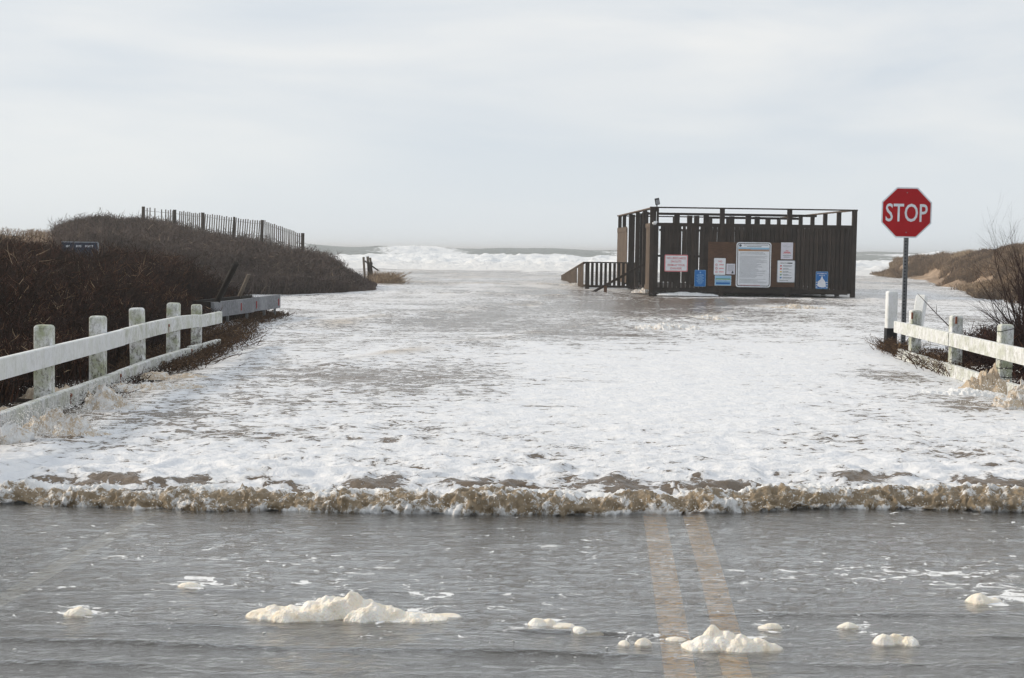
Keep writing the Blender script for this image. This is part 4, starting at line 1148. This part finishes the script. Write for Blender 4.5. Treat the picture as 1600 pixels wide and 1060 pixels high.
s, w, h = wall_sign('blue_notice', 1275, 424.5, 1293.2, 451.8, 'blue swimming notice with a white figure near the hut right corner', 0.11, M['sign_blue'], M['sign_lightblue'], 0.03, 0.010)
word(s, 'SWIMMING', 0, h*0.39, w*0.80, h*0.07, M['sign_white'], 0.01)
word(s, 'AREA', 0, h*0.28, w*0.5, h*0.07, M['sign_white'], 0.01)
fig = [(-0.025, 0.18), (0.0, 0.24), (0.03, 0.20), (0.035, 0.12), (0.09, 0.02), (0.15, -0.10), (0.17, -0.38), (0.06, -0.42), (-0.10, -0.40), (-0.18, -0.32), (-0.16, -0.06), (-0.06, 0.04)]
link('figure', MB().prism([(x * w * 2, z * h) for x, z in fig], -0.0045, -0.003).mesh('figure'), M['sign_white'], s)
bars(s, [(sg * w * 0.42 - 0.03, sg * w * 0.42 + 0.03, h * zz, 0.028) for sg in (-1, 1) for zz in (-0.12, -0.26, -0.40)], M['sign_white'])

# ------------------------------------------------------------------ ramp railing and stair handrail left of the hut
rr = thing('ramp_railing', 'slatted dark wooden ramp railing running left from the hut', 'railing', (2.85, 56.0, 0))
def radd(name, me, mat): return child(link(name, me, mat), rr)
a0, a1 = at(918, 411, 56.0), at(1008, 413, 56.0)
zt = a0.z
radd('post', MB().box((a0.x - 0.08, 55.92, -0.3), (a0.x + 0.08, 56.08, zt)).mesh('post'), HW)
radd('post', MB().box((a1.x - 0.55, 55.92, -0.3), (a1.x - 0.32, 56.06, zt)).mesh('post'), HW)
radd('top_rail', MB().box((a0.x - 0.10, 55.88, zt), (a1.x, 56.12, zt + 0.045)).mesh('top_rail'), HW)
radd('bottom_rail', MB().box((a0.x + 0.082, 55.97, 0.10), (a1.x, 56.03, 0.19)).mesh('bottom_rail'), HW)
x = a0.x + 0.14
sl = MB().box((0, 0, 0), (0.105, 0.025, zt - 0.195)).mesh('slat'); sl.materials.append(HW)
while x < a1.x - 0.1:
    child(link('slat', sl, None, None, (x, 55.94, 0.193)), rr); x += 0.174
# falling part of the railing, going away from the camera
c0 = Vector((a0.x - 0.10, 56.1, zt)); c1 = Vector((2.46, 71.0, 0.28))
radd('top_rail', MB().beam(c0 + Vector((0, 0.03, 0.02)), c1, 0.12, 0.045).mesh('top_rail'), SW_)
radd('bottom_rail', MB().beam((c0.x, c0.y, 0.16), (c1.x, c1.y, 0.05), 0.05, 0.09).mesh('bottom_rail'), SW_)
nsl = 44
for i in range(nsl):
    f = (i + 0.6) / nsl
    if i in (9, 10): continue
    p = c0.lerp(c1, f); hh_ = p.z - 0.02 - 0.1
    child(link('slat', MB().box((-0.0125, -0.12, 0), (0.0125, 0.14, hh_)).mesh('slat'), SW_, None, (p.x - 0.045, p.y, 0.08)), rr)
radd('post', MB().box((c1.x - 0.04, c1.y - 0.06, -0.3), (c1.x + 0.04, c1.y + 0.06, c1.z + 0.03)).mesh('post'), M['black_wood'])

hr_ = thing('handrail', 'sloping wooden stair handrail coming down from the hut side', 'handrail', (3.3, 51.5, 0))
h0, h1 = at(1008, 412, 51.5), at(926, 457, 51.5)
child(link('sloping_rail', MB().beam(h0, h1, 0.05, 0.09).mesh('sloping_rail'), HW), hr_)
ph = at(946, 446, 51.5)
child(link('post', MB().box((ph.x - 0.055, 51.45, -0.2), (ph.x + 0.055, 51.56, ph.z - 0.02)).mesh('post'), wood_mat('red_brown_wood', (0.08, 0.04, 0.022), (0.15, 0.08, 0.045))), hr_)

# ------------------------------------------------------------------ grey timber guard rail at the left
gr = thing('timber_guard_rail', 'grey weathered plank guard rail beyond the white fence', 'guard rail', (-5.1, 27, 0))
g0, g1 = at(332, 484.5, 25.0), at(436, 474, 29.2)
def gp(f, z): p = g0.lerp(g1, f); return Vector((p.x, p.y, z))
zc = 0.385
def plank(f0, f1, dz, mat, off=0.0, th=0.06, hh=0.27):
    d = (g1 - g0).normalized(); n_ = Vector((d.y, -d.x, 0))
    return MB().beam(gp(f0, zc + dz) + n_ * off, gp(f1, zc + dz) + n_ * off, th, hh).mesh('plank')
child(link('plank', plank(0, 0.565, 0, None), M['grey_wood']), gr)
child(link('plank', plank(0.568, 1.0, 0.012, None), M['grey_wood']), gr)
child(link('plank', plank(-0.06, 0.72, 0.02, None, -0.24, 0.07, 0.30), M['black_wood']), gr)
pa, pb = at(306, 486, 24.9), at(334, 483, 25.0)
child(link('end_block', MB().box((pa.x, 24.95, 0.15), (g0.x - 0.035, 25.25, 0.53)).mesh('end_block'), M['black_wood']), gr)
for f in (0.22, 0.5, 0.77, 0.95):
    p = gp(f, 0); child(link('leg', MB().box((p.x - 0.06, p.y + 0.02, -0.1), (p.x - 0.015, p.y + 0.08, 0.26)).mesh('leg'), M['galv']), gr)
for f in (0.37, 0.60, 0.965):
    p = gp(f, zc); d = (g1 - g0).normalized(); n_ = Vector((d.y, -d.x, 0)); q = p + n_ * 0.034
    child(link('reflector', MB().box((q.x - 0.010, q.y - 0.022, zc - 0.07), (q.x + 0.010, q.y + 0.022, zc + 0.07)).mesh('reflector'), M['red_reflector']), gr)
# leaning pole and broken stake in the thicket
q0, q1 = at(340, 470, 25.3), at(369, 412, 24.6)
tag(link('leaning_pole', MB().tube([q0 + (q0-q1) * 0.3, q0.lerp(q1, 0.5), q1], [0.055, 0.052, 0.050], 8).mesh('leaning_pole', True), M['black_wood']), 'dark round pole leaning out of the thicket behind the grey guard rail', 'pole')
q0, q1 = at(377, 456, 27.2), at(389, 429, 27.0)
tag(link('broken_stake', MB().beam(q0 + (q0-q1), q1, 0.07, 0.03).mesh('broken_stake'), M['drift']), 'pale broken stake sticking up behind the grey guard rail', 'stake')

# dark blue sign half hidden in the thicket
t0, t1 = at(97, 379, 28.6), at(152, 380, 28.6)
ts = thing('trail_sign', 'dark blue sign with white lettering half hidden in the left thicket', 'sign', (t0.x, 28.6, 0))
child(link('panel', MB().box((t0.x, 28.6, t0.z - 0.45), (t1.x, 28.63, t0.z)).mesh('panel'), M['navy']), ts)
child(link('trim', MB().box((t0.x - 0.01, 28.59, t0.z + 0.001), (t1.x + 0.01, 28.64, t0.z + 0.02)).mesh('trim'), M['sign_grey']), ts)
child(link('trim', MB().box((t1.x + 0.001, 28.59, t0.z - 0.45), (t1.x + 0.02, 28.64, t0.z)).mesh('trim'), M['sign_grey']), ts)
for px_ in (106, 143):
    pp = at(px_, 385, 28.7); child(link('post', MB().box((pp.x - 0.04, 28.64, 0.2), (pp.x + 0.04, 28.72, t0.z - 0.02)).mesh('post'), M['post_wood']), ts)
b = MB(); rg = random.Random(3)
for (xa, xb) in ((103, 108), (119, 126), (133, 144)):
    xq = xa
    while xq < xb:
        pp = at(xq, 385, 28.59); b.box((pp.x, 28.585, pp.z - 0.02), (pp.x + 0.018, 28.588, pp.z + 0.022)); xq += 2.2
child(link('lettering', b.mesh('lettering'), M['sign_white']), ts)['kind'] = 'stuff'

# ------------------------------------------------------------------ picket (snow) fence on the dune
sf = thing('picket_fence', 'leaning wire and picket sand fence along the crest of the left dune', 'fence', (-11, 50, 0))
def top_at(px, py, Y): return at(px, py, Y)
fposts = [(224, 323, 52, 0), (273, 328, 52.0, 0), (317, 332.5, 51.5, 0), (410, 344, 51, 3), (473, 364.5, 50, 0)]
for (px, py, Y, ln) in fposts:
    p = top_at(px, py, Y)
    child(link('post', MB().tube([(p.x - 0.06 * ln / 3, Y, p.z - 1.7), (p.x, Y, p.z)], 0.060, 8).mesh('post'), M['post_wood']), sf)
p = top_at(366, 339, 51.2); child(link('post', MB().tube([(p.x - 0.03, 51.2, p.z - 1.5), (p.x, 51.2, p.z)], 0.04, 8).mesh('post'), M['post_wood']), sf)
pk = MB().box((-0.021, -0.006, -1.35), (0.021, 0.006, 0)).mesh('picket'); pk.materials.append(M['picket'])
prof = [(224, 324), (232, 325), (256, 327), (273, 329), (284, 330), (300, 333), (317, 333), (340, 337), (366, 340), (395, 344), (412, 344), (430, 351), (455, 360), (473, 366)]
Yp = [(224, 52), (273, 52), (317, 51.5), (366, 51.2), (410, 51), (473, 50)]
def seg_pickets(xs, lean=0.0, extra=0.0):
    for px in xs:
        py = np.interp(px, [a for a, _ in prof], [b for _, b in prof]) + random.uniform(-0.8, 1.2) + extra
        Y = float(np.interp(px, [a for a, _ in Yp], [b for _, b in Yp]))
        p = at(px, float(py), Y)
        child(link('picket', pk, None, None, p, (random.uniform(-.03, .03), math.radians(lean + random.uniform(-1.2, 1.2)), random.uniform(-.4, .4))), sf)
seg_pickets((230, 234.5, 242, 252.5, 259, 263, 266.5, 270), 0.3)
seg_pickets(np.arange(281, 316, 3.1), 1.0)
seg_pickets(np.arange(321, 408, 3.7), 4.0)
seg_pickets(np.arange(414, 471, 3.0), -0.5)
for k, dz in enumerate((0.12, 0.55, 0.95)):
    pts = []
    for px in np.arange(224, 474, 6.0):
        py = float(np.interp(px, [a for a, _ in prof], [b for _, b in prof])); Y = float(np.interp(px, [a for a, _ in Yp], [b for _, b in Yp]))
        q = at(px, py, Y); pts.append((q.x, q.y + 0.012, q.z - dz))
    child(link('wire', MB().tube(pts, 0.005, 4).mesh('wire'), M['wire']), sf)

# broken stakes and debris pile at the dune toe
def stake(x0, y0, x1, y1, Y, w=0.10, lbl='', cat='stake', grp=None):
    a, b = at(x0, y0, Y), at(x1, y1, Y)
    a = a + (a - b).normalized() * 0.25
    return MB().beam(a, b, w, 0.06, (0, 1, 0)).mesh('stake')
bs = thing('broken_posts', 'cluster of splintered upright posts at the dune toe by the surf', 'posts', (at(575, 433, 60).x, 60, 0))
for (x0, y0, x1, y1, w) in ((570, 435, 568, 402, 0.09), (577, 434, 574.5, 401, 0.11), (582, 433, 578.5, 403, 0.08), (577, 433, 579, 410, 0.18)):
    child(link('post', stake(x0, y0, x1, y1, 60, w), M['drift']), bs)
child(link('splinter', stake(584, 418, 570, 408, 59.9, 0.06), M['post_wood']), bs)
Q = at(603, 440, 60)
n = 900
P = np.stack([Q.x + RNG.normal(0, 0.42, n), 60 + RNG.normal(0, 0.5, n), np.full(n, 0.0)], 1)
brush('debris_heap', P, 0.45 * np.exp(-((P[:, 0] - Q.x) / 0.6) ** 2) + 0.05, 'heap of tan straw washed up beside the broken posts', M['dune_grass'], n, 0.9, (0.012, 0.025), 41, 4,
      tonefn=lambda b: np.full(len(b), 0.25))
dwd = thing('driftwood', 'grey broken planks sticking out of the straw heap', 'driftwood', (at(613, 440, 59.8).x, 59.8, 0))
for (x0, y0, x1, y1) in ((606, 441, 603, 431), (612, 442, 625, 436), (619, 443, 614, 436), (590, 434, 585, 429)):
    child(link('plank', stake(x0, y0, x1, y1, 59.6, 0.10), M['drift']), dwd)

# ------------------------------------------------------------------ bare shrubs at the right
def shrub(x, y, z, stems, h, label, seed, lean=(0, 0), thick=0.012):
    rg = random.Random(seed)
    s = thing('bare_shrub', label, 'shrub', (x, y, z))
    tw = MB()
    def grow(p, d, L, r, depth, mb):
        pts = [p]; rs = [r]; n_ = 4
        for i in range(n_):
            d = (d + Vector((rg.gauss(0, .10), rg.gauss(0, .10), rg.gauss(0.02, .05)))).normalized()
            pts.append(pts[-1] + d * L / n_); rs.append(r * (1 - 0.72 * (i + 1) / n_))
        mb.tube(pts, rs, 5 if depth == 0 else 3, False)
        if depth < 3:
            for k in range((7, 5, 3)[depth]):
                i = rg.randint(1, n_); f = rg.random()
                b = pts[i-1].lerp(pts[i], f)
                dd = (d + Vector((rg.gauss(0, .55), rg.gauss(0, .45), rg.gauss(0.0, .30)))).normalized()
                grow(b, dd, L * rg.uniform(0.35, 0.6), rs[i] * 0.75, depth + 1, tw)
    for k in range(stems):
        mb = MB(); a = rg.uniform(0, 6.28); sp = rg.uniform(0.05, 0.5)
        grow(Vector((x + rg.gauss(0, .13), y + rg.gauss(0, .15), z - 0.05)), Vector((math.cos(a) * sp + lean[0], math.sin(a) * sp + lean[1], 1)).normalized(), h * rg.uniform(0.55, 1.0), thick * rg.uniform(.7, 1.2), 0, mb)
        child(link('stem', mb.mesh('stem'), M['bark']), s)
    o = child(link('twigs', tw.mesh('twigs'), M['bark']), s); o['kind'] = 'stuff'
    return s
shrub(6.1, 16.8, 0.2, 20, 1.45, 'tall bare shrub rising behind the right white fence', 5, (-0.05, 0), 0.012)
shrub(6.85, 18.0, 0.2, 20, 1.5, 'bare shrub at the right edge behind the tall one', 8, (0.0, 0))
shrub(6.05, 19.2, 0.1, 6, 0.65, 'small sparse shrub behind the middle of the right fence', 9, (-0.05, 0), 0.006)
a, b = at(1488, 515, 18.4), at(1434, 459, 18.6)
tw = thing('fallen_branch', 'thin bare branch slanting up left across the right fence', 'branch', a)
child(link('stem', MB().tube([a, a.lerp(b, 0.5) + Vector((0.02, 0, -0.03)), b], [0.009, 0.006, 0.003], 5).mesh('stem'), M['bark']), tw)
child(link('twig', MB().tube([a.lerp(b, 0.45), a.lerp(b, 0.75) + Vector((0.13, 0, -0.02))], [0.005, 0.002], 4).mesh('twig'), M['bark']), tw)
a, b = at(1478, 590, 17.0), at(1500, 640, 16.8)

# ------------------------------------------------------------------ foam lumps on the road
def mound(lumps, depth, seed, rough=0.22, res=0.006, foamy=False):
    """low foam mound from lumps (x, half width, height); y is depth across"""
    x0 = min(a - 1.6 * w for a, w, h in lumps); x1 = max(a + 1.6 * w for a, w, h in lumps)
    ymax = depth * 1.7
    nx = int(min(240, max(24, (x1 - x0) / res))); ny = int(min(90, max(14, 2 * ymax / res)))
    xs = np.linspace(x0, x1, nx); ys = np.linspace(-ymax, ymax, ny); X, Y = np.meshgrid(xs, ys)
    Z = np.zeros_like(X); rg = np.random.default_rng(seed)
    for a, w, h in lumps:
        oy = rg.uniform(-0.3, 0.3) * depth; dd = depth * (0.6 + 0.5 * rg.random()) * min(1.0, 0.45 + w / (depth * 2))
        q = ((X - a) / w) ** 2 + ((Y - oy) / dd) ** 2
        Z = np.maximum(Z, h * np.clip(1.0 - q + 0.34 * perlin(X * 17 + seed, Y * 17, 1) + 0.16 * perlin(X * 48 + seed, Y * 48, 1), 0, None) ** 0.85)
    Z = Z * (1 + rough * fbm(X * 16, Y * 16, seed, 4)) + 0.005 * billow(X * 30, Y * 30, seed + 5, 3) * sstep(0, 0.015, Z)
    Z = np.where(Z < 0.0015, -0.004, Z)
    V = np.stack([X, Y, Z], -1).reshape(-1, 3); Fq = grid_faces(ny, nx)
    k = (V[Fq, 2] > 0).any(1); Fq = Fq[k]
    used = np.unique(Fq); remap = np.zeros(len(V), int); remap[used] = np.arange(len(used))
    V = V[used]; Fq = remap[Fq]
    V[:, 1] += 0.25 * np.maximum(V[:, 2], 0) * perlin(V[:, 0] * 20, V[:, 1] * 20, 3)
    return V, Fq
def clump(px, py, wpx, hpx, lumps, label, seed, depth=0.08):
    c = gnd(px, py, 0.02); s = 1.0 / (F / c.y)
    L = [(a * wpx * s, w * wpx * s, h * hpx * s * 0.80) for a, w, h in lumps]
    V, Fq = mound(L, depth, seed)
    o = link('foam_clump', mesh_np('foam_clump', V, Fq, True), M['cream'], None, (c.x, c.y, 0.019))
    return tag(o, label, 'foam', 'clumps of foam on the wet road')
clump(545, 962, 300, 40, [(-.40, .10, .38), (-.30, .13, .45), (-.18, .14, .62), (-.09, .12, .80), (-0.02, .14, .92), (.015, .075, 1.12), (.10, .14, .66), (.2, .13, .42), (.3, .14, .22), (.42, .13, .12), (.52, .08, .06), (-.49, .05, .15)], 'largest long peaked foam lump on the left of the wet road', 1, 0.10)
clump(122, 960, 44, 15, [(0, .34, 1.0), (.25, .3, .5), (-.25, .25, .5)], 'small foam lump alone near the left edge of the road', 2, 0.05)
clump(297, 915, 42, 6, [(0, .5, 1.0)], 'thin flat foam lump farthest back on the left', 3, 0.04)
clump(860, 977, 70, 12, [(-.28, .22, 1.0), (-.05, .2, .8), (.3, .3, .25)], 'low foam lump left of the double yellow line, farther back', 4, 0.05)
clump(912, 989, 56, 11, [(-.1, .25, 1.0), (.2, .35, .4)], 'foam lump left of the double yellow line, trailing to the right', 5, 0.045)
clump(1005, 1007, 34, 12, [(0, .42, 1.0)], 'round small foam lump touching the left yellow stripe', 6, 0.04)
clump(975, 1007, 22, 6, [(0, .45, 1.0)], 'tiny foam lump left of the yellow stripes', 7, 0.03)
clump(1140, 1010, 150, 34, [(-.40, .12, .25), (-.27, .17, .58), (-.17, .17, .95), (-.06, .20, .82), (.1, .22, .66), (.25, .22, .48), (.40, .16, .24)], 'big cream foam lump lying on the double yellow line', 8, 0.085)
clump(1208, 982, 42, 9, [(0, .4, 1.0), (-.3, .3, .5)], 'flat foam lump right of the yellow stripes, behind the big one', 9, 0.04)
clump(1326, 981, 44, 9, [(0, .42, 1.0)], 'low oval foam lump in the right lane, left of the lumpy one', 10, 0.035)
clump(1398, 1003, 84, 16, [(-.22, .22, .9), (.02, .22, 1.0), (.25, .2, .7)], 'lumpy oval foam lump nearest the camera in the right lane', 11, 0.05)
clump(1532, 939, 60, 14, [(-.05, .36, 1.0), (.3, .25, .5)], 'smooth foam lump near the right edge of the road', 12, 0.05)
clump(1055, 1000, 40, 5, [(0, .48, 1.0)], 'thin pale foam scum on the left yellow stripe', 13, 0.03)
n = 420
xx = RNG.uniform(-3.2, 3.6, n); yy = RNG.uniform(5.1, 7.6, n)
C = np.stack([xx, yy, np.full(n, 0.021)], 1)
drops('foam_bits', C, RNG.uniform(0.002, 0.009, n) * RNG.random(n) ** 1.2 + 0.0015, M['spray'], 'tiny white foam bits scattered over the wet road', 'foam', 0.22)

# ------------------------------------------------------------------ splashes at the fence posts and wavelets
def splash(x, y, lumps, depth, label, seed, nd=160, z=0.06, foam=-0.05, mat='splash'):
    foam = foam + 0.05; nd = nd * 6
    V, Fq = mound(lumps, depth, seed, 0.28, 0.007)
    n_ = 0.014 * billow(V[:, 0] * 13, V[:, 1] * 13, V[:, 2] * 9, 4)
    V[:, 2] += n_ * (V[:, 2] > 0.01); V[:, 0] += 0.03 * perlin(V[:, 0] * 14, V[:, 2] * 16, seed)
    fo = foam + 0.18 * perlin(V[:, 0] * 12, V[:, 1] * 14, V[:, 2] * 14) 
    t_ = thing('splash', label, 'splash', (x, y, 0), 0, None)
    child(link('water_hump', mesh_np('water_hump', V, Fq, True, {'foam': fo}), M[mat], None, (x, y, z)), t_)
    rg = np.random.default_rng(seed); hm = max(h for _, _, h in lumps); wm = max(abs(a) + w for a, w, _ in lumps)
    C = np.stack([x + rg.normal(0, wm * 0.6, nd), y + rg.normal(0, depth * 0.7, nd), z + 0.03 + hm * rg.random(nd) ** 1.5 * 1.15], 1)
    R_ = 0.0012 + 0.005 * rg.random(nd) ** 2.5
    o = np.array([(1,0,0),(-1,0,0),(0,1,0),(0,-1,0),(0,0,1.3),(0,0,-1.3)], float)
    Vd = (C[:, None, :] + o[None] * R_[:, None, None]).reshape(-1, 3)
    f = np.array([(0,2,4),(2,1,4),(1,3,4),(3,0,4),(2,0,5),(1,2,5),(3,1,5),(0,3,5)])
    od = child(link('drops', mesh_np('drops', Vd, (np.arange(nd)[:, None, None]*6 + f[None]).reshape(-1, 3), True), M['spray']), t_)
    od['kind'] = 'stuff'
    return t_
def sp(px, py, lumps, depth, label, seed, nd, foam=-0.05):
    c = gnd(px, py, 0.05); splash(c.x, c.y + depth * 0.6, lumps, depth, label, seed, nd, 0.05, foam)
sp(80, 686, [(-.14, .14, .12), (-.02, .16, .19), (.12, .16, .15), (.26, .16, .06)], 0.15, 'sandy splash bursting at the foot of the nearest left fence post', 21, 420, 0.02)
sp(160, 645, [(-.10, .10, .13), (.0, .12, .21), (.08, .10, .17), (.20, .13, .06)], 0.13, 'sandy splash at the foot of the second left fence post', 22, 320, 0.04)
sp(8, 694, [(-.2, .2, .10), (.02, .2, .12)], 0.14, 'pale splash under the rail at the far left edge', 23, 200, 0.15)
splash(-4.30, 13.35, [(-.1, .2, .10), (.15, .2, .09)], 0.18, 'tan water heap behind the lower rail between the first two left posts', 24, 30, foam=-0.15)
splash(-4.32, 11.65, [(-.1, .2, .09), (.15, .2, .08)], 0.16, 'tan water heap behind the lower rail left of the nearest post', 25, 30, foam=-0.15)
sp(228, 612, [(-.25, .25, .05), (.05, .25, .07), (.35, .25, .05)], 0.22, 'low tan ripple by the third left fence post', 26, 100, 0.05)
sp(268, 594, [(-.2, .2, .06), (.15, .25, .05)], 0.2, 'low murky ripple by the fourth left fence post', 27, 60, -0.05)
sp(1545, 618, [(-.13, .14, .15), (.02, .20, .24), (.14, .13, .16)], 0.16, 'smooth brown hump of water against the nearest right fence post', 28, 90, -0.22)
sp(1600, 640, [(-.14, .16, .12), (.05, .22, .22), (.3, .25, .2)], 0.18, 'foaming sandy splash at the right edge by the lower rail', 29, 260, 0.0)
sp(1500, 620, [(-.25, .25, .04), (.05, .3, .06), (.3, .25, .04)], 0.25, 'white tongue of foam in front of the right fence', 30, 30, 0.5)
def wavelet(px, py, wd_, hg, label, seed, foam=0.15):
    c = gnd(px, py, 0.07)
    splash(c.x, c.y, [(-.35 * wd_, .25 * wd_, hg * .6), (-.1 * wd_, .22 * wd_, hg), (.15 * wd_, .22 * wd_, hg * .8), (.38 * wd_, .2 * wd_, hg * .5)], 0.5, label, seed, 120, 0.05, foam)
wavelet(1047, 513, 1.1, 0.10, 'small cream breaker in the middle of the flooded lot', 51)
wavelet(1112, 498, 1.0, 0.09, 'small sandy ripple crest right of the middle breaker', 52, 0.1)
wavelet(1248, 484, 1.4, 0.14, 'brown topped wavelet in front of the hut right half', 53, 0.0)
wavelet(905, 447, 1.6, 0.12, 'tan foam heaped at the foot of the ramp railing', 54, 0.05)
wavelet(1010, 457, 0.9, 0.16, 'tan foam piled against the hut corner post', 55, 0.05)
wavelet(1075, 461, 1.8, 0.10, 'white foam ridge below the front boards of the hut', 56, 0.35)

# ------------------------------------------------------------------ sea haze
hz = link('haze', MB().box((-9800, -330, -1.2), (9800, 9300, 5.0)).mesh('haze'), None)
t = NT('sea_haze'); t.n.remove(t.b)
vol = t.n.new('ShaderNodeVolumePrincipled')
vol.inputs['Color'].default_value = (0.93, 0.95, 0.97, 1); vol.inputs['Density'].default_value = 0.0011; vol.inputs['Anisotropy'].default_value = 0.3
t.l.new(vol.outputs[0], t.out.inputs['Volume'])
hz.data.materials.append(t.m); hz['kind'] = 'stuff'; hz['label'] = 'thin pale sea haze over the beach'
